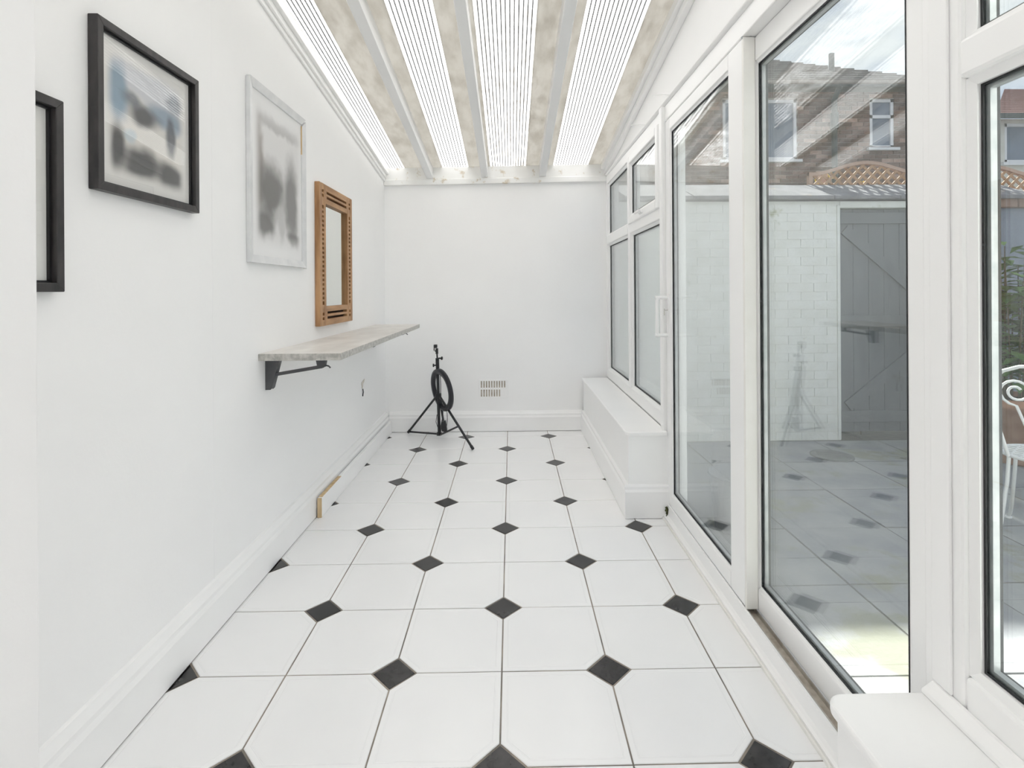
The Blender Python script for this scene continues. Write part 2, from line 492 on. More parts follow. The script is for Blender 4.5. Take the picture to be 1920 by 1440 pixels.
def inset(poly, d):
    n = len(poly); out = []
    for i in range(n):
        p0, p1, p2 = Vector(poly[i - 1]), Vector(poly[i]), Vector(poly[(i + 1) % n])
        e1 = (p1 - p0).normalized(); e2 = (p2 - p1).normalized()
        n1 = Vector((-e1.y, e1.x)); n2 = Vector((-e2.y, e2.x))
        k = 1 + n1.dot(n2)
        if k < 0.05: k = 0.05
        q = p1 + (n1 + n2) * (d / k)
        out.append((q.x, q.y))
    return out

def area(p):
    return 0.5 * sum(p[i][0] * p[(i + 1) % len(p)][1] - p[(i + 1) % len(p)][0] * p[i][1] for i in range(len(p)))

def clean(p):
    out = []
    for q in p:
        if not out or (Vector(q) - Vector(out[-1])).length > 1e-4: out.append(q)
    if len(out) > 1 and (Vector(out[0]) - Vector(out[-1])).length < 1e-4: out.pop()
    return out

def tile_mesh(poly, rings):
    mb = MB(); n = len(poly)
    vs = [(p[0], p[1], -0.012) for p in poly]
    loops = [list(range(n))]
    for d, z in rings:
        q = inset(poly, d)
        loops.append([len(vs) + i for i in range(n)])
        vs += [(p[0], p[1], z) for p in q]
    fs = []
    for a, b in zip(loops, loops[1:]):
        for i in range(n):
            j = (i + 1) % n
            fs.append((a[i], a[j], b[j], b[i]))
    fs.append(tuple(loops[-1])); fs.append(tuple(reversed(loops[0])))
    return mb.add(vs, fs)

XC0, XC1, YC0, YC1 = XL + 0.03, 0.81, 0.40, YB - 0.01
G = 0.0022                      # half a joint
HD = 0.068                      # half diagonal of a black insert
R_FULL = [(0.0, -0.0016), (0.0016, 0.0), (0.0145, 0.0), (0.0155, -0.0007), (0.0180, -0.0007), (0.0190, 0.0)]
R_SMALL = [(0.0, -0.0016), (0.0016, 0.0)]
for j in range(-3, 10):
    for c in range(-4, 3):
        x0, x1 = GX + c * TW + G, GX + (c + 1) * TW - G
        y0, y1 = GY + j * TW + G, GY + (j + 1) * TW - G
        k = HD + G * 0.6
        if (c + j) % 2 == 0:       # inserts at the near-left and far-right corners
            poly = [(x0 + k, y0), (x1, y0), (x1, y1 - k), (x1 - k, y1), (x0, y1), (x0, y0 + k)]
        else:
            poly = [(x0, y0), (x1 - k, y0), (x1, y0 + k), (x1, y1), (x0 + k, y1), (x0, y1 - k)]
        full = x0 > XC0 and x1 < XC1 and y0 > YC0 and y1 < YC1
        poly = clean(clip(poly, XC0, XC1, YC0, YC1))
        if len(poly) < 3 or area(poly) < 0.0006: continue
        thin = min(max(p[0] for p in poly) - min(p[0] for p in poly), max(p[1] for p in poly) - min(p[1] for p in poly)) < 0.06
        dz = random.uniform(-0.0004, 0.0004)
        o = tile_mesh(poly, R_SMALL if thin else R_FULL).build('white_tile', M['tile'], floor)
        o.location.z = dz
for j in range(-3, 11):
    for c in range(-4, 4):
        if (c + j) % 2: continue
        x, y = GX + c * TW, GY + j * TW
        h = HD - 0.0026
        poly = clean(clip([(x, y - h), (x + h, y), (x, y + h), (x - h, y)], XC0, XC1, YC0, YC1))
        if len(poly) < 3 or area(poly) < 0.0001: continue
        mb = tile_mesh(poly, [(0.0, -0.002), (0.0014, -0.0008)] if area(poly) > 0.001 else [(0.0, -0.001)])
        mb.build('black_insert_tile', M['tile_black'], floor)

# ------------------------------------------------------------------ shell: walls
def topz(x, y): return zr(x, y) + 0.012
wl = MB().prism([(0.55, -0.12), (YB + 0.2, -0.12), (YB + 0.2, topz(XL, YB + 0.2)), (0.55, topz(XL, 0.55))], 0, XL - 0.16, XL).build('wall_left', M['wall'])
tag(wl, 'plain white side wall hung with framed pictures and mirror', 'wall', kind='structure')
seam = box(XL - 0.001, XL + 0.0004, 1.938, 1.943, 0.17, 2.4).build('panel_seam', M['wall'], wl)
wb = MB().prism([(XL, -0.12), (0.93, -0.12), (0.93, topz(0.93, YB)), (XL, topz(XL, YB))], 1, YB, YB + 0.2).build('wall_back', M['wall'])
tag(wb, 'plain white end wall above the air vent and ring light stand', 'wall', kind='structure')
# house wall with the wide opening the photograph is taken through
wh = MB().box(-1.30, -0.62, 0.53, YN, -0.12, 2.10).box(0.74, 1.4, 0.53, YN, -0.12, 2.10).box(-1.30, 1.4, 0.53, YN, 2.10, 3.2)
wh = wh.build('wall_house', M['wall'], bevel=0.004)
tag(wh, 'white door jamb in the immediate foreground at the picture edge', 'wall', kind='structure')
room = MB().box(-2.1, -2.0, -2.6, 0.53, -0.14, 2.5).box(2.0, 2.1, -2.6, 0.53, -0.14, 2.5)
room.box(-2.1, 2.1, -2.7, -2.6, -0.14, 0.9).box(-2.1, 2.1, -2.7, -2.6, 2.1, 2.5).box(-2.1, -1.2, -2.7, -2.6, 0.9, 2.1).box(1.2, 2.1, -2.7, -2.6, 0.9, 2.1)
room = room.build('wall_room_behind', M['wall'])
tag(room, 'white walls of the room behind the viewpoint', 'wall', kind='structure')
rc = box(-2.1, 2.1, -2.7, 0.53, 2.5, 2.6).build('ceiling_room_behind', M['wall'])
tag(rc, 'white ceiling of the room behind the viewpoint', 'ceiling', kind='structure')
rf = MB().box(-2.1, -1.301, -2.7, 0.529, -0.14, -0.004).box(0.831, 2.1, -2.7, 0.529, -0.14, -0.004).build('floor_room_behind', M['gloss'])
tag(rf, 'pale floor of the room behind the viewpoint', 'floor', kind='structure')
# panel over the glazing, top cut to the roof slope; low walls under the windows
ZH = 2.172
wr = MB().prism([(YN, ZH), (YB, ZH), (YB, topz(0.86, YB)), (YN, topz(0.86, YN))], 0, 0.832, 0.92)
wr.box(0.83, 0.93, YN, 1.0, -0.12, 0.43).box(0.83, 0.93, 2.86, YB, -0.12, 0.45)
wr = wr.build('wall_right', M['wall'])
tag(wr, 'white panel above the glazing with top cut to the roof slope', 'wall', kind='structure')

# ------------------------------------------------------------------ roof
def rbox(x0, x1, y0, y1, d0, d1):
    lo = [(x0, y0), (x1, y0), (x1, y1), (x0, y1)]
    return MB().hexa([(x, y, zr(x, y) + d0) for x, y in lo], [(x, y, zr(x, y) + d1) for x, y in lo])
Y0R, Y1R = 0.60, 4.78
roof = empty('ceiling', (0, 2.6, 2.6), 'sloping lean-to roof of ribbed clear strips between white rafters', 'ceiling', kind='structure')
CLEAR = [(-1.045, -0.900), (-0.580, -0.357), (-0.172, 0.133), (0.366, 0.668)]
DULL = [(XL - 0.03, -1.045), (-0.900, -0.580), (-0.357, -0.172), (0.133, 0.366), (0.668, 0.94)]
for k, (a, b) in enumerate(CLEAR):
    pn = rbox(a - 0.004, b + 0.004, Y0R, Y1R, 0.008, 0.012).build('roof_panel', M['panel_dirty'] if k == 2 else M['panel'], roof)
    n = int(round((b - a) / 0.022))
    mb = MB()
    for i in range(1, n):
        x = a + (b - a) * i / n
        q = rbox(x - 0.0030, x + 0.0030, Y0R, Y1R, 0.004, 0.0085)
        mb.add(q.v, q.f)
    tag(mb.build('rib', M['rib'], pn), kind='stuff')
for a, b in DULL:
    rbox(a, b, Y0R, Y1R, 0.002, 0.007).build('dull_strip', M['dull'], roof)
for a, b in [(-0.712, -0.657), (-0.246, -0.191), (0.246, 0.303)]:
    rbox(a, b, Y0R + 0.1, 4.553, -0.092, 0.0015).build('rafter', M['beam'], roof, bevel=0.003)
# edge mouldings under the roof
def rmould(x0, x1, d0, d1, y0=0.72, y1=4.553):
    return rbox(x0, x1, y0, y1, d0, d1)
mb = MB()
for q in (rmould(XL, XL + 0.042, -0.055, 0.001), rmould(XL, XL + 0.024, -0.088, -0.055), rmould(XL, XL + 0.012, -0.112, -0.088)):
    mb.add(q.v, q.f)
t1 = mb.build('trim_1', M['gloss'], bevel=0.003)
tag(t1, 'stepped white moulding between left wall and sloping roof', 'trim', kind='structure')
mb = MB()
for q in (rmould(0.775, 0.832, -0.045, 0.001), rmould(0.800, 0.832, -0.085, -0.045)):
    mb.add(q.v, q.f)
t2 = mb.build('trim_2', M['gloss'], bevel=0.003)
tag(t2, 'white moulding between glazed side and sloping roof', 'trim', kind='structure')
bead_poly = [(0.832, 2.1722)] + [(0.832 - 0.026 * math.sin(PI * k / 8), 2.1832 - 0.011 * math.cos(PI * k / 8)) for k in range(9)] + [(0.832, 2.1942)]
bead_poly = bead_poly[1:-1]
tag(MB().prism(bead_poly, 1, YN + 0.01, 4.54).build('trim_7', M['gloss']), 'half-round white bead along the head of the glazing', 'trim', kind='structure')
# header board and batten across the end wall
def xz(x0, x1, f0, f1, y0, y1):
    return MB().hexa([(x0, y0, f0(x0)), (x1, y0, f0(x1)), (x1, y1, f0(x1)), (x0, y1, f0(x0))],
                     [(x0, y0, f1(x0)), (x1, y0, f1(x1)), (x1, y1, f1(x1)), (x0, y1, f1(x0))])
hz = lambda x: zr(x, 4.55)
t3 = xz(XL, 0.83, lambda x: hz(x) - 0.10, lambda x: hz(x) + 0.001, 4.553, YB + 0.01).build('trim_3', M['stained'])
tag(t3, 'stained white header board under the far roof edge', 'trim', kind='structure')
t4 = xz(XL, 0.83, lambda x: hz(x) - 0.147, lambda x: hz(x) - 0.10, 4.545, YB + 0.01).build('trim_4', M['stained'], bevel=0.004)
tag(t4, 'thin white batten below the far header board', 'trim', kind='structure')

# ------------------------------------------------------------------ skirtings
SK = [(0, 0.004), (0.034, 0.004), (0.034, 0.118), (0.030, 0.126), (0.026, 0.132), (0.026, 0.146), (0.018, 0.158), (0.012, 0.168), (0.0, 0.170)]
bl = MB().hexa([(XL + a, YN, z) for a, z in SK], [(XL + a, YB, z) for a, z in SK]).build('baseboard_left', M['gloss'])
tag(bl, 'tall white moulded skirting along the left wall', 'baseboard', kind='structure')
bb = MB().hexa([(XL + 0.034, YB - a, z) for a, z in SK], [(0.605, YB - a, z) for a, z in SK]).build('baseboard_back', M['gloss'])
tag(bb, 'tall white moulded skirting along the end wall', 'baseboard', kind='structure')

# loose batten leaning on the left skirting
bt = empty('loose_batten', (-1.02, 3.65, 0), 'loose white-painted timber batten with bare sawn end lying against the left skirting', 'batten')
box(-1.034, -1.012, 2.852, 4.515, 0.001, 0.105).build('board', M['gloss'], bt, bevel=0.002)
box(-1.0335, -1.0125, 2.845, 2.853, 0.0015, 0.104).build('sawn_end', M['rawwood'], bt)
MB().box(-1.0335, -1.0125, 2.86, 3.18, 0.1045, 0.1062).build('bare_edge', M['rawwood'], bt)

# ------------------------------------------------------------------ boxed-in low walls under the windows
def sill_box(y0, y1, ztop, near_end, label, lip):
    e = empty('sill_box', (0.71, (y0 + y1) / 2, 0), label, 'sill')
    box(0.612, 0.829, y0, y1, 0.0, ztop - 0.022).build('casing', M['gloss'], e, bevel=0.003)
    # sill board with rounded corner at the door end
    yr = y0 if near_end else y1
    s = 1 if near_end else -1
    r = 0.035
    x0 = 0.597
    poly = []
    ye = yr - s * lip
    for k in range(7):
        th = PI / 2 * k / 6
        poly.append((x0 + r - r * math.cos(th), ye + s * (r - r * math.sin(th))))
    poly.append((0.8195, ye)); yo = y1 if near_end else y0
    poly.append((0.8195, yo)); poly.append((x0, yo))
    MB().prism(poly, 2, ztop - 0.022, ztop).build('sill_board', M['gloss'], e, bevel=0.006, seg=3)
    SKB = [(0.0, 0.0035), (0.022, 0.0035), (0.022, 0.140), (0.014, 0.152), (0.014, 0.166), (0.004, 0.176), (0, 0.176)]
    MB().hexa([(0.612 - a, y0 if near_end else y0, z) for a, z in SKB], [(0.612 - a, y1, z) for a, z in SKB]).build('skirting', M['gloss'], e)
    if near_end:
        MB().hexa([(0.590, y0 - a, z) for a, z in SKB], [(0.829, y0 - a, z) for a, z in SKB]).build('skirting', M['gloss'], e)
    return e
sill_box(2.80, YB - 0.035, 0.452, True, 'white boxed-in low wall with sill under the far window', 0.012)
sill_box(YN + 0.002, 1.00, 0.418, False, 'white boxed-in low wall with rounded sill in the right foreground', 0.022)
mo = MB()
for i in range(14):
    y = 2.768 + random.uniform(-0.008, 0.006); z = 0.006 + 0.06 * (i / 14) ** 1.3
    mo.lathe([(0.002, -0.006), (0.008, 0), (0.002, 0.008)], (0.806 + random.uniform(-0.004, 0.004), y, z), 6)
tag(mo.build('moss_tuft', M['moss'], loc=(0.806, 2.77, 0)), 'small dark moss tuft between sill box and sliding door', 'moss')

# ------------------------------------------------------------------ glazing
def ring(x0, x1, y0, y1, z0, z1, wd, wt=None):
    """rectangular ring in the YZ plane: outer y0..y1, z0..z1, member width wd (sides) and wt (top/bottom)"""
    wt = wt or wd
    return MB().box(x0, x1, y0, y0 + wd, z0, z1).box(x0, x1, y1 - wd, y1, z0, z1).box(x0, x1, y0 + wd, y1 - wd, z0, z0 + wt).box(x0, x1, y0 + wd, y1 - wd, z1 - wt, z1)

def bead(x0, x1, y0, y1, z0, z1, wd):
    """mitred bead with sloped face from the frame edge (x0) back to the glass (x1)"""
    mb = MB()
    O = [(y0, z0), (y1, z0), (y1, z1), (y0, z1)]
    I = [(y0 + wd, z0 + wd), (y1 - wd, z0 + wd), (y1 - wd, z1 - wd), (y0 + wd, z1 - wd)]
    for i in range(4):
        j = (i + 1) % 4
        lo = [(x0, *O[i]), (x0, *O[j]), (x0 + 0.008, *I[j]), (x0 + 0.008, *I[i])]
        hi = [(x1, *O[i]), (x1, *O[j]), (x1, *I[j]), (x1, *I[i])]
        mb.hexa(lo, hi)
    return mb

def glaze(parent, y0, y1, z0, z1, xf, xg, wd=0.016):
    """bead, gasket, spacer and two panes in the clear opening y0..y1, z0..z1 of a frame whose face is at xf"""
    bead(xf, xg - 0.0035, y0, y1, z0, z1, wd).build('glazing_bead', M['upvc'], parent)
    a = wd - 0.001
    ring(xg - 0.0035, xg - 0.0002, y0 + a, y1 - a, z0 + a, z1 - a, 0.0055).build('gasket', M['gasket'], parent)
    ring(xg + 0.0045, xg + 0.0165, y0 + 0.002, y1 - 0.002, z0 + 0.002, z1 - 0.002, wd + 0.008).build('spacer_bar', M['spacer'], parent)
    ring(xg + 0.0208, xg + 0.027, y0 + 0.002, y1 - 0.002, z0 + 0.002, z1 - 0.002, wd + 0.003).build('gasket', M['gasket'], parent)
    box(xg, xg + 0.004, y0 + 0.004, y1 - 0.004, z0 + 0.004, z1 - 0.004).build('pane', M['glass'], parent)
    box(xg + 0.0166, xg + 0.0206, y0 + 0.004, y1 - 0.004, z0 + 0.004, z1 - 0.004).build('pane', M['glass'], parent)

# far window
W1 = empty('window_1', (0.85, 3.7, 0.452), 'far white window of four lights above the boxed-in sill', 'window', kind='structure')
fw = 0.052
yA, yM0, yM1, yZ = 2.868, 3.655, 3.725, YB - 0.004
fr = ring(XR, 0.892, yA, yZ, 0.4525, ZH, fw, 0.075)
fr.box(XR, 0.892, yM0, yM1, 0.5275, ZH - 0.075)
fr.box(XR - 0.003, 0.892, yA + fw, yM0, 1.588, 1.66).box(XR - 0.003, 0.892, yM1, yZ - fw, 1.588, 1.66)
fr.build('frame', M['upvc'], W1, bevel=0.006, seg=2)
for (a, b) in ((yA + fw, yM0), (yM1, yZ - fw)):
    glaze(W1, a, b, 0.5275, 1.588, XR + 0.010, 0.848)
glaze(W1, yM1, yZ - fw, 1.66, ZH - 0.075, XR + 0.010, 0.848)
s = ring(XR - 0.016, 0.862, yA + fw - 0.012, yM0 + 0.012, 1.648, ZH - 0.064, 0.052).build('casement_sash', M['upvc'], W1, bevel=0.007, seg=2)
glaze(s, yA + fw + 0.04, yM0 - 0.04, 1.70, ZH - 0.116, XR - 0.004, 0.830)
h = MB().box(XR - 0.028, XR - 0.016, 3.23, 3.30, 1.668, 1.69).box(XR - 0.05, XR - 0.036, 3.20, 3.32, 1.672, 1.686).box(XR - 0.04, XR - 0.026, 3.255, 3.275, 1.670, 1.688)
h.build('window_handle', M['upvc'], s, bevel=0.003)

# sliding door
D1 = empty('door_1', (0.86, 1.93, 0.0), 'white two-panel sliding patio door with a tubular pull handle', 'door', kind='structure')
fr = MB().box(XR - 0.018, 0.93, 2.815, 2.866, 0.0, ZH).box(XR, 0.93, 1.003, 1.050, 0.0, ZH)
fr.box(XR, 0.93, 1.048, 2.815, 2.088, ZH)
fr.build('frame', M['upvc'], D1, bevel=0.005)
sl = MB().prism([(0.792, 0.0), (0.93, 0.0), (0.93, 0.055), (0.8225, 0.055), (0.8215, 0.074), (0.814, 0.074), (0.808, 0.030), (0.800, 0.022), (0.792, 0.018)], 1, 1.048, 2.815)
sl.build('threshold', M['upvc'], D1)
box(0.7845, 0.7918, 1.03, 2.79, 0.0, 0.012).build('threshold_bead', M['upvc_cream'], D1, bevel=0.002)
MB().box(0.8228, 0.8262, 1.05, 1.90, 0.0552, 0.0735).box(0.857, 0.8605, 1.05, 2.81, 0.0552, 0.068).build('track', M['steelrail'], D1)
box(0.8264, 0.8568, 1.05, 1.90, 0.0552, 0.0562).build('track_dust', M['dirt'], D1)
def slider(xf, xb, y0, y1, z0, z1, s0, s1, rb, rt, xg):
    p = MB().box(xf, xb, y0, y0 + s0, z0, z1).box(xf, xb, y1 - s1, y1, z0, z1).box(xf, xb, y0 + s0, y1 - s1, z0, z0 + rb).box(xf, xb, y0 + s0, y1 - s1, z1 - rt, z1)
    p = p.build('sliding_panel', M['upvc'], D1, bevel=0.005)
    glaze(p, y0 + s0, y1 - s1, z0 + rb, z1 - rt, xf + 0.006, xg, 0.012)
    return p
p1 = slider(0.8215, 0.8585, 1.872, 2.810, 0.0745, 2.086, 0.125, 0.070, 0.062, 0.062, 0.834)
p2 = slider(0.8620, 0.9050, 1.052, 1.968, 0.0690, 2.086, 0.092, 0.105, 0.078, 0.085, 0.874)
box(0.8195, 0.8612, 1.857, 1.8715, 0.0755, 2.085).build('interlock', M['upvc_cream'], p1, bevel=0.002)
# D-shaped pull handle on the far stile
hd = MB()
hy, xh, xw = 2.772, 0.762, 0.8205
pts = [(xw, hy, 1.158), (xh + 0.012, hy, 1.158), (xh + 0.003, hy, 1.154), (xh, hy, 1.145), (xh, hy, 0.975), (xh + 0.003, hy, 0.966), (xh + 0.012, hy, 0.962), (xw, hy, 0.962)]
hd.tube(pts, 0.0095, 10)
hd.tube([(xh - 0.010, hy, 1.158), (xh + 0.01, hy, 1.158)], 0.009, 10).tube([(xh - 0.010, hy, 0.962), (xh + 0.01, hy, 0.962)], 0.009, 10)
hd = hd.build('pull_handle', M['upvc'], p1)
box(0.8165, 0.8215, 2.758, 2.788, 0.945, 1.175).build('lock_plate', M['upvc'], p1, bevel=0.002)
MB().box(0.800, 0.8168, 2.768, 2.776, 1.090, 1.094).box(0.7985, 0.801, 2.768, 2.777, 1.066, 1.100).build('latch_lever', M['steelrail'], p1)

# near window
W2 = empty('window_2', (0.85, 0.85, 0.418), 'near white window at the right picture edge above the rounded sill', 'window', kind='structure')
fr = ring(XR - 0.001, 0.892, YN + 0.002, 1.002, 0.4182, ZH, 0.048, 0.078)
fr.box(XR - 0.006, 0.892, YN + 0.050, 0.954, 1.578, 1.648)
fr.build('frame', M['upvc'], W2, bevel=0.007, seg=2)
glaze(W2, YN + 0.050, 0.954, 0.4962, 1.578, XR + 0.008, 0.846, 0.014)
glaze(W2, YN + 0.050, 0.954, 1.648, ZH - 0.078, XR + 0.008, 0.846, 0.014)
# cover strip over the joint between door and near window
tag(box(0.8125, 0.8188, 0.978, 1.024, 0.4405, ZH).build('trim_5', M['upvc'], bevel=0.003), 'narrow white cover strip between door frame and near window', 'trim', kind='structure')
tag(MB().prism([(0.788, 0.4185), (0.8185, 0.4185), (0.8185, 0.440), (0.810, 0.440), (0.790, 0.426)], 1, YN + 0.002, 1.02).build('trim_6', M['upvc'], bevel=0.0015, seg=1), 'sloped white bead along the foot of the near window', 'trim', kind='structure')
# small round seal peeping from the door head corner
tag(MB().tube([(0.818, 1.866, 2.088), (0.822, 1.864, 2.082), (0.835, 1.862, 2.080), (0.85, 1.862, 2.086)], 0.004, 8).build('brush_seal', M['spacer'], loc=(0.83, 1.864, 2.08)),
    'loose grey brush seal at the head of the sliding door', 'seal')

# hooks in the panel above the glazing
for k, (y, z, lb) in enumerate(((2.74, 2.204, 'thin white wire hook in the panel above the door, nearer of two'), (3.237, 2.204, 'thin white wire hook in the panel above the window, farther of two'))):
    hk = MB().tube([(0.836, y, z), (0.795, y + 0.002, z + 0.004), (0.748, y + 0.002, z + 0.001), (0.736, y + 0.002, z - 0.003)], 0.0035, 8)
    hk = hk.build('wall_hook', M['upvc'], loc=(0.83, y, z))
    tag(hk, lb, 'hook', 'wire hooks above the glazing')

# ------------------------------------------------------------------ pictures on the left wall
XF = XL + 0.0005
def members(parent, y0, y1, z0, z1, wd, depth, m, lip=None, chamfer=0.0, shift=None):
    names = ('side_rail', 'side_rail', 'top_rail', 'bottom_rail')
    quads = [[(y0, z0), (y0 + wd, z0 + wd), (y0 + wd, z1 - wd), (y0, z1)],
             [(y1, z1), (y1 - wd, z1 - wd), (y1 - wd, z0 + wd), (y1, z0)],
             [(y0, z1), (y0 + wd, z1 - wd), (y1 - wd, z1 - wd), (y1, z1)],
             [(y1, z0), (y1 - wd, z0 + wd), (y0 + wd, z0 + wd), (y0, z0)]]
    for i, q in enumerate(quads):
        dy, dzv = shift.get(i, (0, 0)) if shift else (0, 0)
        mb = MB()
        lo = [(XF, a + dy, b + dzv) for a, b in q]
        if chamfer:
            ins = 0.004
            hi = [(XF + depth - (chamfer if k in (1, 2) else 0), a + dy, b + dzv) for k, (a, b) in enumerate(q)]
        else:
            hi = [(XF + depth, a + dy, b + dzv) for a, b in q]
        mb.hexa(lo, hi).build(names[i], m, parent, bevel=0.0012, seg=1)

def black_frame(y0, y1, z0, z1, label, pm):
    e = empty('picture_frame', (XL, (y0 + y1) / 2, z0), label, 'picture', 'black framed pictures on the left wall')
    members(e, y0, y1, z0, z1, 0.021, 0.026, M['blackwood'])
    ring(XF, XF + 0.013, y0 + 0.021, y1 - 0.021, z0 + 0.021, z1 - 0.021, 0.0055).build('inner_lip', M['blacklip'], e)
    box(XF, XF + 0.006, y0 + 0.022, y1 - 0.022, z0 + 0.022, z1 - 0.022).build('print', pm, e)
    box(XF + 0.0075, XF + 0.009, y0 + 0.0262, y1 - 0.0262, z0 + 0.0262, z1 - 0.0262).build('glazing', M['pglass'], e)
    return e
pm1 = mat_print('blurred_blue_grey_print', (1.398, 1.488), (0.397, 0.403),
                [(0.5, 0.80, 0.45, 0.14, (0.60, 0.62, 0.67), 0.9), (0.18, 0.66, 0.10, 0.20, (0.25, 0.36, 0.46), 0.95), (0.72, 0.62, 0.26, 0.10, (0.27, 0.35, 0.44), 0.95),
                 (0.82, 0.76, 0.12, 0.07, (0.24, 0.27, 0.32), 0.8), (0.45, 0.56, 0.17, 0.085, (0.075, 0.075, 0.08), 0.95), (0.32, 0.64, 0.10, 0.06, (0.13, 0.15, 0.18), 0.8),
                 (0.76, 0.50, 0.08, 0.15, (0.08, 0.09, 0.11), 0.9), (0.17, 0.28, 0.09, 0.18, (0.05, 0.05, 0.055), 0.95), (0.42, 0.20, 0.22, 0.12, (0.06, 0.06, 0.065), 0.95), (0.76, 0.18, 0.20, 0.11, (0.07, 0.07, 0.075), 0.95),
                 (0.30, 0.38, 0.07, 0.06, (0.50, 0.60, 0.66), 0.7)],
                (0.80, 0.79, 0.765), (0.74, 0.72, 0.68), (0.11, 0.89, 0.10, 0.90), 0.10)
black_frame(1.376, 1.817, 1.466, 1.913, 'square black frame with blurred blue and grey print behind glass', pm1)
pm0 = mat_print('blurred_pale_print', (0.85, 1.225), (0.40, 0.40), [(0.4, 0.5, 0.3, 0.3, (0.45, 0.48, 0.48), 0.8), (0.3, 0.3, 0.2, 0.15, (0.2, 0.2, 0.2), 0.8)], (0.82, 0.82, 0.79), (0.7, 0.7, 0.68), (0.15, 0.62, 0.15, 0.85), 0.15)
black_frame(0.830, 1.272, 1.203, 1.650, 'black frame with pale print half hidden by the foreground jamb', pm0)

e = empty('picture_frame', (XL, 2.44, 1.32), 'tall silver-white frame with blurred grey print and open top corner', 'picture')
members(e, 2.186, 2.772, 1.322, 2.082, 0.034, 0.020, M['silver'], chamfer=0.008, shift={1: (0.004, -0.006), 2: (0.004, 0.004)})
pms = mat_print('blurred_grey_print', (2.22, 1.356), (0.52, 0.694),
                [(0.5, 0.86, 0.5, 0.05, (0.45, 0.445, 0.44), 0.8), (0.10, 0.55, 0.12, 0.36, (0.30, 0.27, 0.25), 0.9), (0.35, 0.42, 0.26, 0.20, (0.15, 0.145, 0.14), 0.92), (0.76, 0.40, 0.16, 0.30, (0.20, 0.195, 0.19), 0.9),
                 (0.25, 0.20, 0.16, 0.10, (0.16, 0.155, 0.15), 0.9), (0.55, 0.22, 0.07, 0.12, (0.52, 0.52, 0.51), 0.8), (0.80, 0.14, 0.14, 0.06, (0.17, 0.165, 0.16), 0.85)],
                (0.84, 0.84, 0.84), (0.72, 0.715, 0.71), (0.10, 0.95, 0.10, 0.90), 0.14)
box(XF, XF + 0.006, 2.214, 2.746, 1.350, 2.054).build('print', pms, e)
box(XF, XF + 0.012, 2.7405, 2.7430, 1.90, 2.045).build('open_joint', M['rawwood'], e)

# ------------------------------------------------------------------ mirror
e = empty('wall_mirror', (XL, 3.22, 1.01), 'rectangular wall mirror in a brown pierced wooden frame above the shelf', 'mirror')
my0, my1, mz0, mz1 = 2.942, 3.538, 1.008, 1.806
D = 0.028
sw = 0.100       # stile width
a1, a2 = 0.040, 0.070     # ladder column between these offsets from the outer edge
for s, yo in ((1, my0), (-1, my1)):
    def Y(q): return yo + s * q
    for q0, q1, nm in ((0, a1, 'outer_stile'), (a2, sw, 'inner_stile')):
        box(XF, XF + D, min(Y(q0), Y(q1)), max(Y(q0), Y(q1)), mz0, mz1).build(nm, M['mwood'], e, bevel=0.002, seg=1)
    mb = MB()
    z = mz0
    # solid blocks at the ends and between slot groups, thin rungs elsewhere
    def blk(za, zb): mb.box(XF, XF + D - 0.001, min(Y(a1), Y(a2)), max(Y(a1), Y(a2)), za, zb)
    blk(mz0, mz0 + 0.032); blk(mz0 + 0.048, mz0 + 0.058); blk(mz0 + 0.074, mz0 + 0.118)
    blk(mz1 - 0.034, mz1); blk(mz1 - 0.060, mz1 - 0.050); blk(mz1 - 0.122, mz1 - 0.076)
    zs0, zs1, N = mz0 + 0.118, mz1 - 0.122, 22
    st = (zs1 - zs0) / N
    for k in range(1, N):
        blk(zs0 + st * k - 0.0058, zs0 + st * k + 0.0058)
    tag(mb.build('ladder_rungs', M['mwood_h'], e), kind='stuff')
rw = 0.108
for zz, s in ((mz0, 1), (mz1, -1)):
    def Z(q): return zz + s * q
    for q0, q1 in ((0, 0.036), (0.050, 0.064), (0.078, rw)):
        box(XF, XF + D - 0.0005, my0 + sw, my1 - sw, min(Z(q0), Z(q1)), max(Z(q0), Z(q1))).build('cross_rail', M['mwood_h'], e, bevel=0.0015, seg=1)
    for ya, yb in ((my0 + sw, my0 + sw + 0.018), (my1 - sw - 0.018, my1 - sw)):
        box(XF, XF + D - 0.001, ya, yb, min(Z(0.036), Z(0.078)), max(Z(0.036), Z(0.078))).build('end_block', M['mwood'], e)
box(XF, XF + 0.003, my0 + 0.006, my1 - 0.006, mz0 + 0.006, mz1 - 0.006).build('backing', M['mback'], e)
box(XF + 0.0035, XF + 0.0075, my0 + sw - 0.004, my1 - sw + 0.004, mz0 + rw - 0.004, mz1 - rw + 0.004).build('mirror_glass', M['mirror'], e)

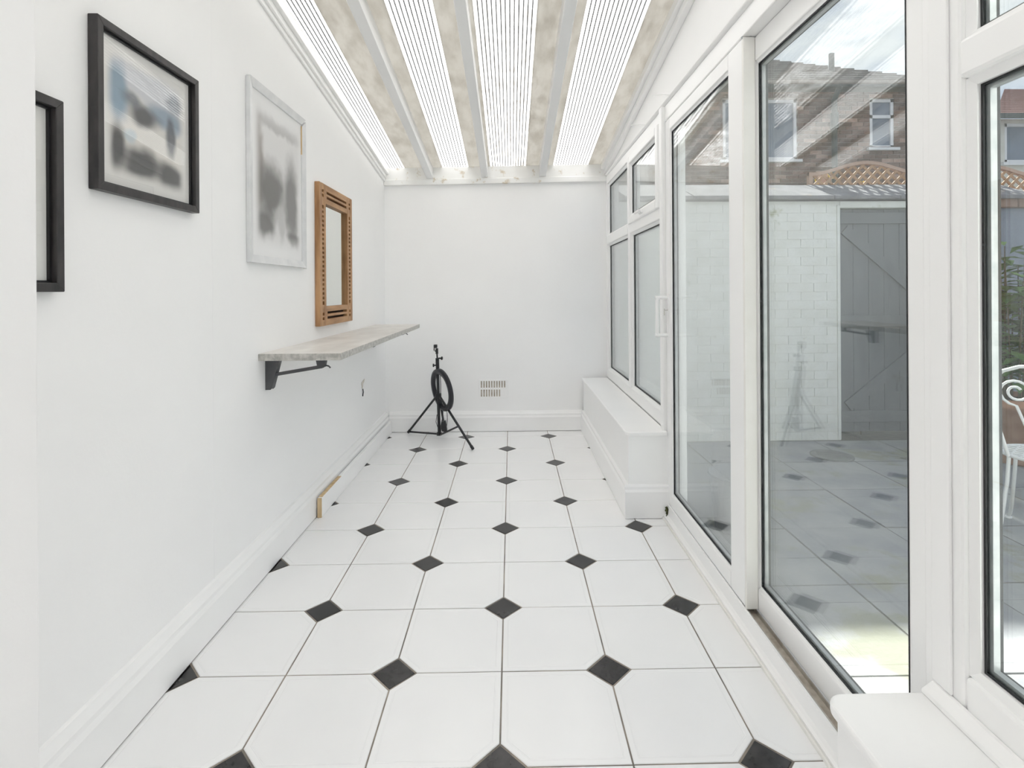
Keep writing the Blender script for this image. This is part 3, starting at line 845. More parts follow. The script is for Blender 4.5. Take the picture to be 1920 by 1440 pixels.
# ------------------------------------------------------------------ wall shelf with folding bracket
sb_ = box(XL + 0.001, -0.7290, 2.2830, 4.250, 0.907, 0.937).build('shelf_board', M['concrete'], bevel=0.0015, seg=1, loc=(-0.9, 3.27, 0.907))
tag(sb_, 'long concrete-effect breakfast shelf below the wooden mirror', 'shelf')
box(-0.7290, -0.7280, 2.2820, 4.250, 0.9075, 0.9365).build('edge_band', M['edgeband'], sb_)
box(XL + 0.001, -0.7290, 2.2820, 2.2830, 0.9075, 0.9365).build('edge_band', M['edgeband'], sb_)
def bracket(y, label):
    b = empty('shelf_bracket', (XL, y, 0.77), label, 'bracket', 'folding brackets under the shelf')
    MB().prism([(XL + 0.001, 0.899), (XL + 0.062, 0.899), (XL + 0.058, 0.886), (XL + 0.028, 0.772), (XL + 0.022, 0.766), (XL + 0.001, 0.766)], 1, y, y + 0.004).build('wall_plate', M['steel'], b)
    MB().prism([(XL + 0.001, 0.899), (XL + 0.062, 0.899), (XL + 0.058, 0.886), (XL + 0.028, 0.772), (XL + 0.022, 0.766), (XL + 0.001, 0.766)], 1, y + 0.030, y + 0.034).build('wall_plate', M['steel'], b)
    MB().prism([(XL + 0.060, 0.893), (XL + 0.062, 0.899), (XL + 0.028, 0.772), (XL + 0.024, 0.770)], 1, y + 0.004, y + 0.030).build('web', M['steel'], b)
    MB().hexa([(XL + 0.036, y + 0.006, 0.824), (XL + 0.040, y + 0.006, 0.838), (XL + 0.245, y + 0.006, 0.872), (XL + 0.246, y + 0.006, 0.858)],
              [(XL + 0.036, y + 0.028, 0.824), (XL + 0.040, y + 0.028, 0.838), (XL + 0.245, y + 0.028, 0.872), (XL + 0.246, y + 0.028, 0.858)]).build('strut', M['steel'], b)
    MB().prism([(XL + 0.218, 0.9005), (XL + 0.262, 0.9005), (XL + 0.254, 0.862), (XL + 0.226, 0.862)], 1, y + 0.002, y + 0.032).build('catch', M['steel'], b)
    MB().tube([(XL + 0.250, y + 0.017, 0.871), (XL + 0.270, y + 0.017, 0.866), (XL + 0.278, y + 0.017, 0.858)], 0.0035, 8).build('release_lever', M['steel'], b)
    box(XL + 0.064, XL + 0.25, y + 0.010, y + 0.024, 0.894, 0.9005).build('shelf_arm', M['steel'], b)
    b.location.z = 0.7762
bracket(2.345, 'dark steel folding bracket at the near end under the shelf')
bracket(4.10, 'dark steel folding bracket at the far end under the shelf')

# broken cable outlet on the wall under the shelf
e = empty('cable_stub', (XL, 3.86, 0.45), 'small bare plaster patch with a dark cable end below the shelf', 'cable')
pt = MB()
pl = [(3.800, 0.545), (3.815, 0.560), (3.85, 0.566), (3.885, 0.572), (3.872, 0.553), (3.845, 0.541), (3.835, 0.515), (3.815, 0.512), (3.812, 0.53)]
pt.prism([(a + 0.03, b - 0.01) for a, b in pl], 0, XL, XL + 0.0025).build('plaster_patch', M['plaster'], e)
MB().tube([(XL + 0.003, 3.862, 0.498), (XL + 0.007, 3.86, 0.475), (XL + 0.003, 3.858, 0.445)], 0.0035, 6).build('cable_end', M['blackmetal'], e)

# ------------------------------------------------------------------ air vent on the end wall
e = empty('air_vent', (-0.157, YB, 0.275), 'white slotted air vent low on the end wall', 'vent')
vx0, vx1, vz0, vz1 = -0.282, -0.028, 0.275, 0.440
Yv = YB - 0.0005
MB().box(vx0, vx1, Yv - 0.009, Yv, vz0, vz0 + 0.018).box(vx0, vx1, Yv - 0.009, Yv, vz1 - 0.014, vz1).box(vx0, vx0 + 0.018, Yv - 0.009, Yv, vz0 + 0.018, vz1 - 0.014).box(vx1 - 0.016, vx1, Yv - 0.009, Yv, vz0 + 0.018, vz1 - 0.014).build('plate_frame', M['gloss'], e, bevel=0.002)
box(vx0 + 0.004, vx1 - 0.004, Yv - 0.0015, Yv, vz0 + 0.004, vz1 - 0.004).build('dark_backing', M['dirt'], e)
zm0, zm1 = vz0 + 0.078, vz0 + 0.094
box(vx0 + 0.018, vx1 - 0.016, Yv - 0.008, Yv, zm0, zm1).build('middle_bar', M['gloss'], e)
n = 10
sp = (vx1 - 0.016 - vx0 - 0.018) / n
for row, (za, zb) in enumerate(((vz0 + 0.018, zm0), (zm1, vz1 - 0.014))):
    for k in range(n):
        x = vx0 + 0.018 + sp * k
        last = row == 0 and k >= 8
        box(x + (0 if last else sp * 0.55), x + sp, Yv - 0.008, Yv, za, zb).build('vent_slat', M['gloss'], e)

# ------------------------------------------------------------------ ring light on a folding tripod
PX, PY = -0.585, 4.335
e = empty('ring_light_stand', (PX, PY, 0), 'black folding tripod stand with a ring light hanging against its pole', 'light stand')
bm_ = M['blackmetal']
MB().tube([(PX - 0.004, PY, 0.035), (PX - 0.014, PY, 0.56)], 0.0125, 10).build('pole', bm_, e)
MB().tube([(PX - 0.014, PY, 0.56), (PX - 0.0165, PY, 0.655)], 0.0145, 10).build('pole_collar', bm_, e)
MB().tube([(PX - 0.0165, PY, 0.655), (PX - 0.019, PY, 0.70)], 0.0065, 8).build('inner_tube', bm_, e)
MB().tube([(PX - 0.019, PY, 0.690), (PX - 0.0195, PY, 0.735)], 0.011, 10).tube([(PX - 0.034, PY - 0.01, 0.715), (PX - 0.01, PY, 0.712)], 0.006, 8).build('tilt_head', bm_, e)
MB().box(PX - 0.044, PX - 0.016, PY - 0.014, PY + 0.014, 0.738, 0.765).box(PX - 0.044, PX - 0.038, PY - 0.016, PY + 0.016, 0.715, 0.738).build('phone_clamp', bm_, e, bevel=0.003)
for (x, z, s) in ((PX + 0.012, 0.655, 1), (PX - 0.036, 0.598, -1)):
    k = MB().tube([(x - 0.018 * s, PY - 0.005, z), (x + 0.008 * s, PY - 0.012, z)], 0.006, 8)
    k.lathe([(0.006, -0.006), (0.014, -0.004), (0.014, 0.004), (0.006, 0.006)], (x + 0.010 * s, PY - 0.012, z), 10, (s, -0.3, 0))
    k.build('clamp_knob', bm_, e)
hub = (PX - 0.008, PY, 0.345)
MB().tube([(PX - 0.008, PY, 0.325), (PX - 0.009, PY, 0.368)], 0.024, 10).build('leg_hub', bm_, e)
MB().tube([(PX - 0.005, PY, 0.030), (PX - 0.005, PY, 0.052)], 0.021, 10).build('brace_hub', bm_, e)
feet = [(-0.872, 4.500, 0.012), (-0.292, 4.012, 0.010), (-0.566, 4.525, 0.010)]
ts = (0.98, 0.58, 0.62)
for f, t in zip(feet, ts):
    d = Vector((f[0] - hub[0], f[1] - hub[1], 0)).normalized() * 0.02
    st_ = Vector(hub) + d
    lg = MB().tube([st_, f], 0.0095, 8).build('leg', bm_, e)
    MB().tube([Vector(f) + (st_ - Vector(f)).normalized() * 0.03, Vector(f)], 0.0115, 8).build('rubber_foot', M['gasket'], lg)
    j = st_.lerp(Vector(f), t)
    MB().tube([(PX - 0.005 + d.x, PY + d.y, 0.038), j], 0.0075, 8).build('brace', bm_, e)
# the ring
rc_ = Vector((PX + 0.025, PY - 0.045, 0.405))
upv = Vector((-0.20, 0.05, 0.98)).normalized()
sidev = Vector((0.56, -0.83, 0.0)); sidev = (sidev - upv * sidev.dot(upv)).normalized()
nrm = upv.cross(sidev).normalized()
mb = MB(); N, Rr = 44, 0.152
sec = [(-0.021, -0.012), (-0.021, 0.013), (0.0, 0.018), (0.020, 0.013), (0.020, -0.012), (0.0, -0.016)]
vs, fs = [], []
for i in range(N):
    th = 2 * PI * i / N
    rad = upv * math.cos(th) + sidev * math.sin(th)
    for a, b in sec:
        vs.append(rc_ + rad * (Rr + a) + nrm * b)
ns = len(sec)
for i in range(N):
    for k in range(ns):
        fs.append((i * ns + k, i * ns + (k + 1) % ns, ((i + 1) % N) * ns + (k + 1) % ns, ((i + 1) % N) * ns + k))
mb.add(vs, fs, True)
rg = mb.build('ring_lamp', M['ringplastic'], e)
MB().box(PX - 0.004, PX + 0.028, PY - 0.05, PY - 0.01, 0.53, 0.565).build('ring_socket', bm_, rg, bevel=0.003)
MB().tube([(PX + 0.012, PY - 0.035, 0.555), (PX + 0.014, PY - 0.03, 0.44), (PX + 0.012, PY - 0.02, 0.36), (PX + 0.03, PY - 0.02, 0.22), (PX + 0.028, PY - 0.02, 0.17)], 0.003, 6).build('cable', bm_, e)
MB().tube([(PX + 0.062, PY - 0.04, 0.27), (PX + 0.066, PY - 0.03, 0.17), (PX + 0.056, PY - 0.02, 0.085)], 0.0025, 6).tube([(PX - 0.02, PY - 0.01, 0.20), (PX - 0.028, PY - 0.01, 0.14), (PX - 0.012, PY - 0.01, 0.09)], 0.0025, 6).build('cable', bm_, e)
MB().hexa([(PX + 0.022, PY - 0.055, 0.075), (PX + 0.066, PY - 0.055, 0.068), (PX + 0.066, PY - 0.015, 0.068), (PX + 0.022, PY - 0.015, 0.075)],
          [(PX + 0.020, PY - 0.050, 0.148), (PX + 0.052, PY - 0.050, 0.158), (PX + 0.052, PY - 0.018, 0.158), (PX + 0.020, PY - 0.018, 0.148)]).build('power_adapter', bm_, e, bevel=0.004)

# ================================================================== outside
ZG = -0.125
# patio of grey slabs
patio = box(0.94, 9.0, -2.5, 4.62, ZG - 0.3, ZG - 0.004).build('floor_patio', M['joint'])
tag(patio, 'grey slab patio seen through the sliding door', 'patio', kind='structure')
SP = 0.56
pmesh = None
for i in range(0, 10):
    for j in range(0, 9):
        x0 = 0.945 + i * SP; y0 = 4.60 - (j + 1) * SP
        if y0 < -0.3: continue
        if pmesh is None:
            pmesh = box(-SP / 2 + 0.005, SP / 2 - 0.005, -SP / 2 + 0.005, SP / 2 - 0.005, ZG - 0.03, ZG).build('paving_slab', M['slab'], patio, bevel=0.004, seg=1)
            pmesh.location = (x0 + SP / 2, y0 + SP / 2, 0)
        else:
            o = inst(pmesh, 'paving_slab', patio, (x0 + SP / 2, y0 + SP / 2, random.uniform(-0.002, 0.002)))
dc = empty('drain_cover', (2.53, 4.18, ZG), 'round grey drain cover set in the patio by the gate', 'drain cover')
MB().lathe([(0.155, 0.0005), (0.155, 0.006), (0.14, 0.008)], (2.53, 4.18, ZG), 28).build('cover_plate', M['iron'], dc)
for k in range(-2, 3):
    L_ = 0.11 - abs(k) * 0.015
    box(2.53 - L_, 2.53 + L_, 4.176 + k * 0.04, 4.184 + k * 0.04, ZG + 0.0078, ZG + 0.0105).build('tread_bar', M['iron'], dc)
# ground beyond
tag(box(-30, 40, 4.85, 60, -0.6, -0.2).build('ground_beyond', M['joint']), 'ground behind the garden wall', 'ground', kind='structure')

# garden wall of white-painted brick with coping stones and a gate opening
GX0, GX1 = 2.885, 3.86
YW = 4.62
gw = MB().box(0.935, GX0, YW + 0.008, YW + 0.215, ZG - 0.3, 1.965).box(GX0, GX1, YW + 0.008, YW + 0.215, 1.905, 1.965).box(GX1, 4.0, YW + 0.008, YW + 0.215, ZG - 0.3, 1.965)
gw = gw.build('wall_garden', M['mortarwhite'])
tag(gw, 'white-painted brick garden wall with grey coping and gate', 'wall', kind='structure')
BL, BH = 0.228, 0.0765
variants = []
def brick_variant(L, Hh, seed, jit, d):
    rnd_ = random.Random(seed)
    vs = []
    for z in (0, Hh):
        for (x, y) in ((0, -d), (L, -d), (L, 0.02), (0, 0.02)):
            vs.append((x + rnd_.uniform(-jit, jit), y + (rnd_.uniform(-jit, jit) if y < 0 else 0), z + rnd_.uniform(-jit, jit)))
    fs = [(3, 2, 1, 0), (4, 5, 6, 7), (0, 1, 5, 4), (1, 2, 6, 5), (2, 3, 7, 6), (3, 0, 4, 7)]
    return vs, fs
def brick_field(parent, x0, x1, z0, z1, yface, L, Hh, gap, m, holes=(), limit=290, jit=0.003, d=0.006, priority=None, gapx=None):
    """each brick its own object (sharing a few meshes); clipped end bricks get their own mesh; those past the limit are joined"""
    org = WLOC[parent]
    cells = []
    r = 0
    z = z0
    while z < z1 - 0.02:
        off = (L / 2 if r % 2 else 0)
        x = x0 - off
        while x < x1:
            a, b = max(x, x0), min(x + L, x1)
            zt = min(z + Hh, z1)
            segs = [(a, b)]
            for (hx0, hx1, hz0, hz1) in holes:
                if z + Hh / 2 > hz0 and z + Hh / 2 < hz1:
                    ns_ = []
                    for (p, q) in segs:
                        if q <= hx0 or p >= hx1: ns_.append((p, q)); continue
                        if p < hx0: ns_.append((p, hx0))
                        if q > hx1: ns_.append((hx1, q))
                    segs = ns_
            for (p, q) in segs:
                if q - p > 0.03: cells.append((p, q, z, zt))
            x += L
        z += Hh; r += 1
    if priority: cells.sort(key=priority)
    cache = {}
    rest = MB()
    for i, (p, q, za, zb) in enumerate(cells):
        Lk, Hk = round(q - p - (gapx or gap), 3), round(zb - za - gap, 3)
        vs, fs = brick_variant(Lk, Hk, (i * 7) % 5, jit, d)
        if i >= limit:
            rest.add([(v[0] + p, v[1] + yface, v[2] + za) for v in vs], fs); continue
        key = (Lk, Hk, (i * 7) % 5)
        if key not in cache:
            o = MB().add([Vector(v) + org for v in vs], fs).build('brick', m, parent)
            cache[key] = o
        else:
            o = inst(cache[key], 'brick', parent, (0, 0, 0))
        o.location = Vector((p, yface, za)) - org
    if rest.v:
        tag(rest.build('brick_courses', m, parent), kind='stuff')
brick_field(gw, 0.94, GX0 - 0.03, ZG, 1.955, YW + 0.006, BL, BH, 0.006, M['brickwhite'], jit=0.0020, d=0.004, priority=lambda c: -c[1], gapx=0.003)
# rendered reveal beside the gate
MB().box(GX0 - 0.029, GX0 - 0.002, YW - 0.003, YW + 0.01, ZG, 1.93).build('gate_reveal', M['brickwhite'], gw, bevel=0.004)
MB().box(GX0 - 0.002, 4.0, YW - 0.002, YW + 0.01, 1.906, 1.962).build('lintel_render', M['brickwhite'], gw, bevel=0.003)
xk = 0.95
while xk < 4.05:
    L_ = random.uniform(0.56, 0.64)
    sk = 0.035
    lo = [(xk + sk, YW - 0.055, 1.975), (xk + L_ - 0.008 + sk, YW - 0.055, 1.975), (xk + L_ - 0.008 - sk, YW + 0.26, 1.975), (xk - sk, YW + 0.26, 1.975)]
    hi = [(xk + sk, YW - 0.055, 2.005), (xk + L_ - 0.008 + sk, YW - 0.055, 2.005), (xk + L_ - 0.008 - sk, YW + 0.26, 2.16 + random.uniform(-0.006, 0.006)), (xk - sk, YW + 0.26, 2.16)]
    MB().hexa(lo, hi).build('coping_stone', M['coping'], gw, bevel=0.004, seg=1)
    xk += L_
# gate
g = empty('garden_gate', ((GX0 + GX1) / 2, YW + 0.06, ZG), 'grey painted boarded gate with diagonal brace in the white garden wall', 'gate')
nb = 7
bwid = (GX1 - GX0 - 0.01) / nb
for k in range(nb):
    box(GX0 + 0.006 + k * bwid, GX0 + 0.004 + (k + 1) * bwid, YW + 0.050, YW + 0.072, ZG + 0.06, 1.90).build('board', M['gate'], g, bevel=0.002, seg=1)
for z in (1.77, 0.02):
    box(GX0 + 0.02, GX1 - 0.02, YW + 0.030, YW + 0.0495, z, z + 0.10).build('ledge', M['gate'], g, bevel=0.003)
box(GX0 + 0.02, GX1 - 0.02, YW + 0.030, YW + 0.0495, 0.86, 0.96).build('ledge', M['gate'], g, bevel=0.003)
def brace(x0, z0, x1, z1):
    d = Vector((x1 - x0, z1 - z0)).normalized(); nn = Vector((-d.y, d.x)) * 0.045
    return MB().prism([(x0 + nn.x, z0 + nn.y), (x1 + nn.x, z1 + nn.y), (x1 - nn.x, z1 - nn.y), (x0 - nn.x, z0 - nn.y)], 1, YW + 0.032, YW + 0.0493)
brace(GX0 + 0.06, 1.72, GX1 - 0.08, 1.0).build('brace', M['gate'], g)
brace(GX1 - 0.06, 0.82, GX0 + 0.08, 0.16).build('brace', M['gate'], g)
# blue-grey wall to the right of the gate
bw = box(4.0, 8.8, YW + 0.02, YW + 0.20, ZG - 0.3, 1.90).build('wall_garden_grey', M['bluegrey'])
tag(bw, 'blue-grey rendered garden wall behind the leafy plant', 'wall', kind='structure')
xk = 4.0
while xk < 8.7:
    MB().box(xk, xk + 0.44, YW - 0.03, YW + 0.25, 1.90, 2.0).build('coping_stone', M['copingred'], bw, bevel=0.008)
    xk += 0.45

# trellis panels above the wall
def trellis(x0, x1, zb, zs, za, y, label):
    """x0..x1, base zb, shoulder height zs, apex za"""
    cx_ = (x0 + x1) / 2
    def top(x):
        t = (x - x0) / (x1 - x0)
        return zs + (za - zs) * (0.5 - 0.5 * math.cos(2 * PI * t))
    e = empty('garden_trellis', (cx_, y, zb), label, 'trellis', 'arched trellis panels above the garden wall')
    for a, b in ((x0, x0 + 0.035), (x1 - 0.035, x1)):
        box(a, b, y - 0.02, y + 0.02, zb, top(a) + 0.005).build('side_post', M['latticerail'], e)
    lo, hi = [], []
    N = 24
    mb = MB()
    for i in range(N):
        xa, xb = x0 + (x1 - x0) * i / N, x0 + (x1 - x0) * (i + 1) / N
        za_, zb_ = top(xa), top(xb)
        mb.hexa([(xa, y - 0.022, za_ - 0.03), (xb, y - 0.022, zb_ - 0.03), (xb, y + 0.022, zb_ - 0.03), (xa, y + 0.022, za_ - 0.03)],
                [(xa, y - 0.022, za_), (xb, y - 0.022, zb_), (xb, y + 0.022, zb_), (xa, y + 0.022, za_)])
    mb.build('arched_rail', M['latticerail'], e)
    box(x0, x1, y - 0.02, y + 0.02, zb, zb + 0.035).build('bottom_rail', M['latticerail'], e)
    pitch, hwid = 0.092, 0.016
    for s in (1, -1):
        c0 = x0 - 0.9 if s > 0 else x0
        c = c0
        while c < x1 + 0.9:
            # line x = c + s*(z - zb); walk it and keep the stretch inside the frame
            zz = [zb + 0.02 + 0.01 * i for i in range(80)]
            ins = [z for z in zz if x0 + 0.03 < c + s * (z - zb) < x1 - 0.03 and z < top(min(max(c + s * (z - zb), x0), x1)) - 0.02]
            if len(ins) > 3:
                z0_, z1_ = ins[0], ins[-1]
                xa, xb = c + s * (z0_ - zb), c + s * (z1_ - zb)
                ya = y - 0.010 if s > 0 else y + 0.001
                MB().prism([(xa - hwid, z0_), (xa + hwid, z0_), (xb + hwid, z1_), (xb - hwid, z1_)], 1, ya, ya + 0.008).build('slat', M['lattice'], e)
            c += pitch
    return e
trellis(2.77, 3.86, 1.85, 2.275, 2.385, 4.92, 'orange-brown arched trellis panel behind the wall above the gate')
trellis(3.90, 5.00, 1.85, 2.24, 2.35, 4.92, 'orange-brown arched trellis panel seen through the near window')
tag(box(2.925, 2.985, 4.97, 5.03, -0.2, 2.30).build('trellis_post', M['latticerail'], loc=(2.95, 5.0, -0.2)), 'square timber post just behind the left trellis panel', 'post')
for k, (x, z, lb) in enumerate(((2.90, 2.20, 'small yellow-green flower sprig behind the trellis, leftmost'), (3.02, 2.26, 'small yellow flower sprig beside the trellis post'), (3.34, 2.19, 'small yellow flower sprig low behind the trellis middle'))):
    y = 5.05
    fl = empty('flower_sprig', (x, y, -0.2), lb, 'flower', 'yellow flower sprigs behind the trellis')
    MB().tube([(x, y, -0.2), (x + 0.02, y, 1.2), (x, y, z)], 0.004, 6).build('stem', M['stem'], fl)
    rr = random.Random(k)
    mb = MB()
    for i in range(8):
        c = Vector((x + rr.uniform(-0.02, 0.02), y - 0.06 + rr.uniform(-0.02, 0.02), z + rr.uniform(-0.02, 0.03)))
        mb.lathe([(0.002, -0.008), (0.010, 0), (0.002, 0.010)], c, 6)
    mb.build('bloom', M['yellow'], fl)

# brick house with hipped roof
HY, HX1, HZE = 10.0, 8.05, 5.02
hs = empty('brick_house', (4.0, 12.5, -0.2), 'brown brick house with hipped tiled roof beyond the garden wall', 'house')
wins = [(4.02, 5.43, 3.64, 4.78), (6.83, 7.29, 3.86, 4.79)]
wallb = MB()
xs = [-2.0, 4.02, 5.43, 6.83, 7.29, HX1]
for i in range(5):
    a, b = xs[i], xs[i + 1]
    hole = [w_ for w_ in wins if abs(w_[0] - a) < 1e-6]
    if hole:
        wallb.box(a, b, HY + 0.012, HY + 0.25, -0.2, hole[0][2]).box(a, b, HY + 0.012, HY + 0.25, hole[0][3], HZE)
    else:
        wallb.box(a, b, HY + 0.012, HY + 0.25, -0.2, HZE)
wallb.box(HX1 - 0.25, HX1, HY + 0.25, 17, -0.2, HZE)
wbk = wallb.build('front_wall', M['mortar'], hs)
brick_field(wbk, 2.6, HX1, 2.9, HZE, HY + 0.010, 0.228, 0.0765, 0.011, M['brick'], wins, 296, 0.002, 0.012,
            priority=lambda c: (c[0] < 5.4, abs(c[0] - 6.3) + 0.6 * abs(c[2] - 4.1)))
# roof: front slope and hip, courses of tiles as stepped strips
def roof_slope(parent, ridge, ex0, ex1, y0, z0, pitch, run, hip_r, m, name, hip_l=False):
    mb = MB(); n = int(run / 0.17)
    for i in range(n):
        d0, d1 = run * i / n, run * (i + 1) / n + 0.03
        xr0 = ex1 - (d0 if hip_r else 0); xr1 = ex1 - (d1 if hip_r else 0)
        xl0 = ex0 + (d0 if hip_l else 0); xl1 = ex0 + (d1 if hip_l else 0)
        za, zb_ = z0 + d0 * pitch, z0 + d1 * pitch
        mb.hexa([(xl0, y0 + d0, za), (xr0, y0 + d0, za), (xr1, y0 + d1, zb_ - 0.03), (xl1, y0 + d1, zb_ - 0.03)],
                [(xl0, y0 + d0, za + 0.035), (xr0, y0 + d0, za + 0.035), (xr1, y0 + d1, zb_ + 0.002), (xl1, y0 + d1, zb_ + 0.002)])
    return tag(mb.build(name, m, parent), kind='stuff')
roof_slope(hs, None, -2.3, HX1 + 0.28, HY - 0.28, HZE - 0.02, 0.60, 3.6, True, M['roof'], 'tile_courses')
box(-2.3, HX1 + 0.26, HY - 0.33, HY - 0.26, HZE - 0.05, HZE + 0.01).build('gutter', M['mortar'], hs)
box(-2.3, HX1 + 0.2, HY - 0.27, HY + 0.05, HZE - 0.10, HZE - 0.055).build('soffit', M['downpipe'], hs)
MB().tube([(6.10, HY - 0.07, 0.0), (6.10, HY - 0.07, 4.75), (6.10, HY - 0.25, 4.95)], 0.05, 8).tube([(6.10, HY - 0.07, 4.2), (6.10, HY - 0.07, 4.5)], 0.07, 8).build('downpipe', M['downpipe'], hs)
MB().tube([(6.55, 10.75, 5.4), (6.55, 10.75, 5.98)], 0.055, 8).build('vent_pipe', M['downpipe'], hs)
for (a, b, c, d) in wins:
    wide = b - a > 1
    f = MB()
    fwid = 0.055
    f.box(a, a + fwid, HY + 0.02, HY + 0.09, c, d).box(b - fwid, b, HY + 0.02, HY + 0.09, c, d).box(a, b, HY + 0.02, HY + 0.09, c, c + fwid).box(a, b, HY + 0.02, HY + 0.09, d - fwid, d)
    if wide:
        f.box((a + b) / 2 - 0.035, (a + b) / 2 + 0.035, HY + 0.02, HY + 0.09, c, d)
    else:
        f.box(a, b, HY + 0.02, HY + 0.09, c + 0.57, c + 0.63)
    wn = f.build('window', M['extwhite'], hs)
    MB().box(a - 0.07, b + 0.07, HY - 0.06, HY + 0.06, c - 0.05, c).build('window_sill', M['extwhite'], wn)
    if wide:
        for p, q in ((a + fwid, (a + b) / 2 - 0.035), ((a + b) / 2 + 0.035, b - fwid)):
            box(p, q, HY + 0.05, HY + 0.06, c + fwid, d - fwid).build('pane', M['extglass'], wn)
    else:
        for p, q in ((c + fwid, c + 0.57), (c + 0.63, d - fwid)):
            box(a + fwid, b - fwid, HY + 0.05, HY + 0.06, p, q).build('pane', M['extglass'], wn)

# cream rendered house farther right
h2 = empty('rendered_house', (14.0, 15.0, -0.2), 'cream rendered house with red tiled roof at the right picture edge', 'house')
RX0, RY = 11.1, 12.0
MB().box(RX0, 11.3, RY, RY + 0.25, -0.2, 5.05).box(13.0, 19, RY, RY + 0.25, -0.2, 5.05).box(11.3, 13.0, RY, RY + 0.25, -0.2, 4.05).box(11.3, 13.0, RY, RY + 0.25, 4.95, 5.05).box(RX0, RX0 + 0.25, RY + 0.25, 19, -0.2, 5.05).build('wall', M['render'], h2)
roof_slope(h2, None, RX0 - 0.25, 19.3, RY - 0.25, 5.05, 0.53, 3.8, False, M['roofred'], 'tile_courses', True)
box(RX0 - 0.25, 19.3, RY - 0.32, RY - 0.25, 4.98, 5.08).build('gutter', M['downpipe'], h2)
wn = MB().box(11.3, 11.37, RY + 0.02, RY + 0.09, 4.05, 4.95).box(12.93, 13.0, RY + 0.02, RY + 0.09, 4.05, 4.95).box(11.3, 13.0, RY + 0.02, RY + 0.09, 4.05, 4.12).box(11.3, 13.0, RY + 0.02, RY + 0.09, 4.88, 4.95).build('window', M['extwhite'], h2)
box(11.37, 12.93, RY + 0.05, RY + 0.06, 4.12, 4.88).build('pane', M['extglass'], wn)
box(11.2, 13.1, RY - 0.08, RY + 0.05, 3.98, 4.05).build('window_sill', M['extwhite'], wn)

# grey tub on the patio by the far panel
e = empty('plastic_tub', (1.245, 2.93, ZG), 'round grey plastic tub on the patio behind the far door panel', 'tub')
MB().lathe([(0.115, 0.0), (0.12, 0.004), (0.148, 0.30), (0.148, 0.305), (0.142, 0.305), (0.115, 0.012)], (1.245, 2.93, ZG + 0.0022), 28).build('tub_body', M['bucket'], e)
MB().tube([(1.245 + 0.150 * math.cos(2 * PI * k / 28), 2.93 + 0.150 * math.sin(2 * PI * k / 28), ZG + 0.305) for k in range(28)], 0.007, 6, closed=True).build('rim', M['bucket'], e)

# white wrought-iron chair
CHX, CHY = 2.78, 2.72
ch = empty('garden_chair', (CHX, CHY, ZG), 'white wrought-iron garden chair with scrolled back', 'chair')
wi = M['whiteiron']
ang = math.radians(38)
def L(x, y, z):       # chair space: +x forwards, y across
    return (CHX + x * math.cos(ang) - y * math.sin(ang), CHY + x * math.sin(ang) + y * math.cos(ang), ZG + z)
MB().tube([L(0.19 * math.cos(2 * PI * k / 28), 0.19 * math.sin(2 * PI * k / 28), 0.45) for k in range(28)], 0.009, 8, closed=True).build('seat_rim', wi, ch)
mb = MB()
for k in range(-4, 5):
    y = 0.042 * k; hx = math.sqrt(max(0.19 ** 2 - y * y, 0))
    mb.tube([L(-hx, y, 0.45), L(hx, y, 0.45)], 0.005, 6)
    mb.tube([L(y, -hx, 0.452), L(y, hx, 0.452)], 0.005, 6)
mb.build('seat_mesh', wi, ch)
hoop = [L(-0.16, -0.13, 0.45), L(-0.20, -0.165, 0.62), L(-0.235, -0.185, 0.80)]
for k in range(9):
    th = PI * k / 8
    hoop.append(L(-0.245 - 0.03 * math.sin(th), -0.185 * math.cos(th), 0.815 + 0.125 * math.sin(th)))
hoop += [L(-0.235, 0.185, 0.80), L(-0.20, 0.165, 0.62), L(-0.16, 0.13, 0.45)]
MB().tube(hoop, 0.009, 8).build('back_hoop', wi, ch)
for s in (1, -1):
    pts = []
    for k in range(26):
        t = k / 25
        th = -PI / 2 + t * 3.3 * PI
        r = 0.070 * (1 - 0.72 * t)
        pts.append(L(-0.245, s * (0.085 + r * math.cos(th)), 0.80 + r * math.sin(th)))
    MB().tube([L(-0.17, s * 0.035, 0.45), L(-0.21, s * 0.04, 0.58)] + pts, 0.0065, 8).build('scroll', wi, ch)
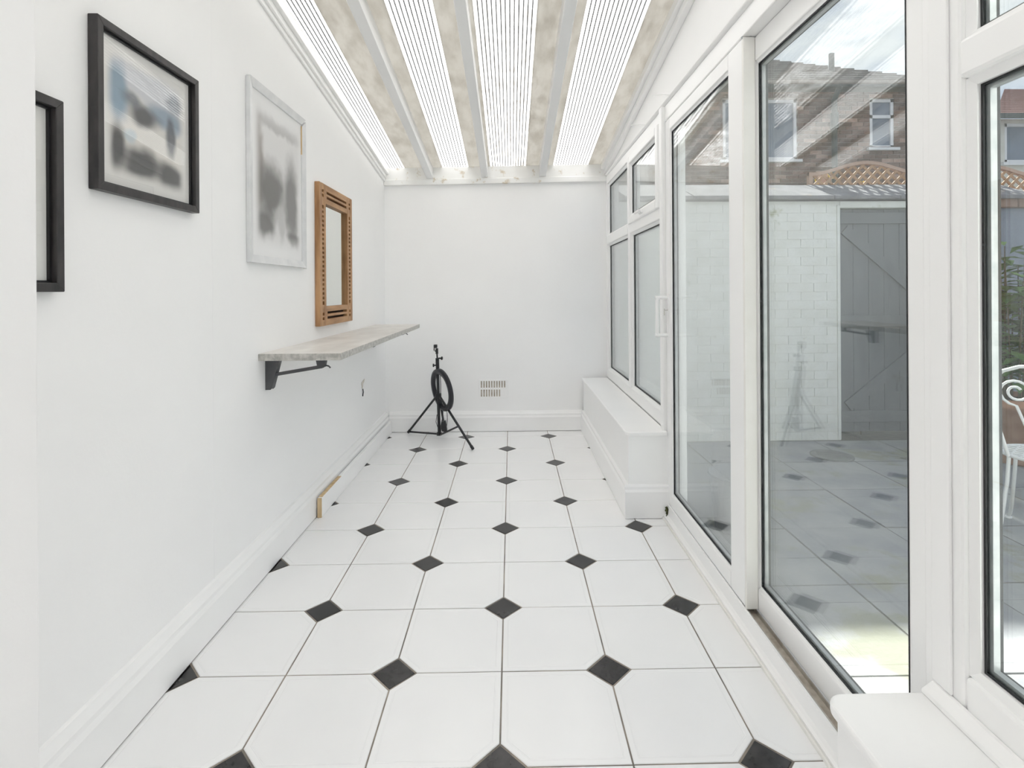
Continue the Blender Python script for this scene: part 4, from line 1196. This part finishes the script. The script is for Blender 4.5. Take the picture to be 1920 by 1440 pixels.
for (x, y) in ((-0.14, -0.13), (-0.14, 0.13), (0.13, -0.14), (0.13, 0.14)):
    sx = -1 if x < 0 else 1
    MB().tube([L(x, y, 0.45), L(x * 1.05, y * 1.05, 0.32), L(x * 1.35, y * 1.2, 0.10), L(x * 1.75, y * 1.3, 0.035), L(x * 1.9, y * 1.38, 0.008)], 0.009, 8).lathe([(0.018, 0.0), (0.018, 0.008), (0.010, 0.012)], L(x * 1.9, y * 1.38, 0.0), 10).build('leg', wi, ch)

# leafy plant in a terracotta pot, beyond the chair
PXx, PYy = 3.86, 4.02
e = empty('potted_plant', (PXx, PYy, ZG), 'leafy green plant in a terracotta pot in front of the blue-grey wall', 'plant')
MB().lathe([(0.17, 0.0), (0.19, 0.02), (0.24, 0.42), (0.262, 0.42), (0.262, 0.49), (0.235, 0.49), (0.225, 0.44)], (PXx, PYy, ZG + 0.002), 28).build('pot', M['terracotta'], e)
MB().lathe([(0.225, 0.40), (0.224, 0.455)], (PXx, PYy, ZG), 24).build('soil', M['soil'], e)
rr = random.Random(3)
stm, fol = MB(), MB()
for i in range(22):
    th = rr.uniform(0, 2 * PI); sp_ = rr.uniform(0.05, 0.34)
    base = Vector((PXx + 0.08 * math.cos(th), PYy + 0.08 * math.sin(th), ZG + 0.45))
    tip = Vector((PXx + sp_ * math.cos(th), PYy + sp_ * math.sin(th), ZG + rr.uniform(1.15, 1.68)))
    mid = base.lerp(tip, 0.5) + Vector((0, 0, 0.1))
    stm.tube([base, mid, tip], [0.008, 0.006, 0.003], 5)
    for k in range(26):
        t = rr.uniform(0.15, 1.0)
        p = (base.lerp(mid, t * 2) if t < 0.5 else mid.lerp(tip, t * 2 - 1))
        a = rr.uniform(0, 2 * PI); ln = rr.uniform(0.11, 0.19); wd_ = ln * 0.22
        d = Vector((math.cos(a), math.sin(a), rr.uniform(-0.35, 0.5))).normalized()
        sd = d.cross(Vector((0, 0, 1))).normalized()
        nn = sd.cross(d)
        q = p + d * 0.01
        vs = [q, q + d * ln * 0.45 + sd * wd_ + nn * 0.004, q + d * ln - nn * 0.02, q + d * ln * 0.45 - sd * wd_ + nn * 0.004, q + d * ln * 0.45 - nn * 0.006]
        fol.add(vs, [(0, 4, 1), (1, 4, 2), (2, 4, 3), (3, 4, 0)])
stm.build('stems', M['stem'], e)
tag(fol.build('foliage', M['leaf'], e), kind='stuff')
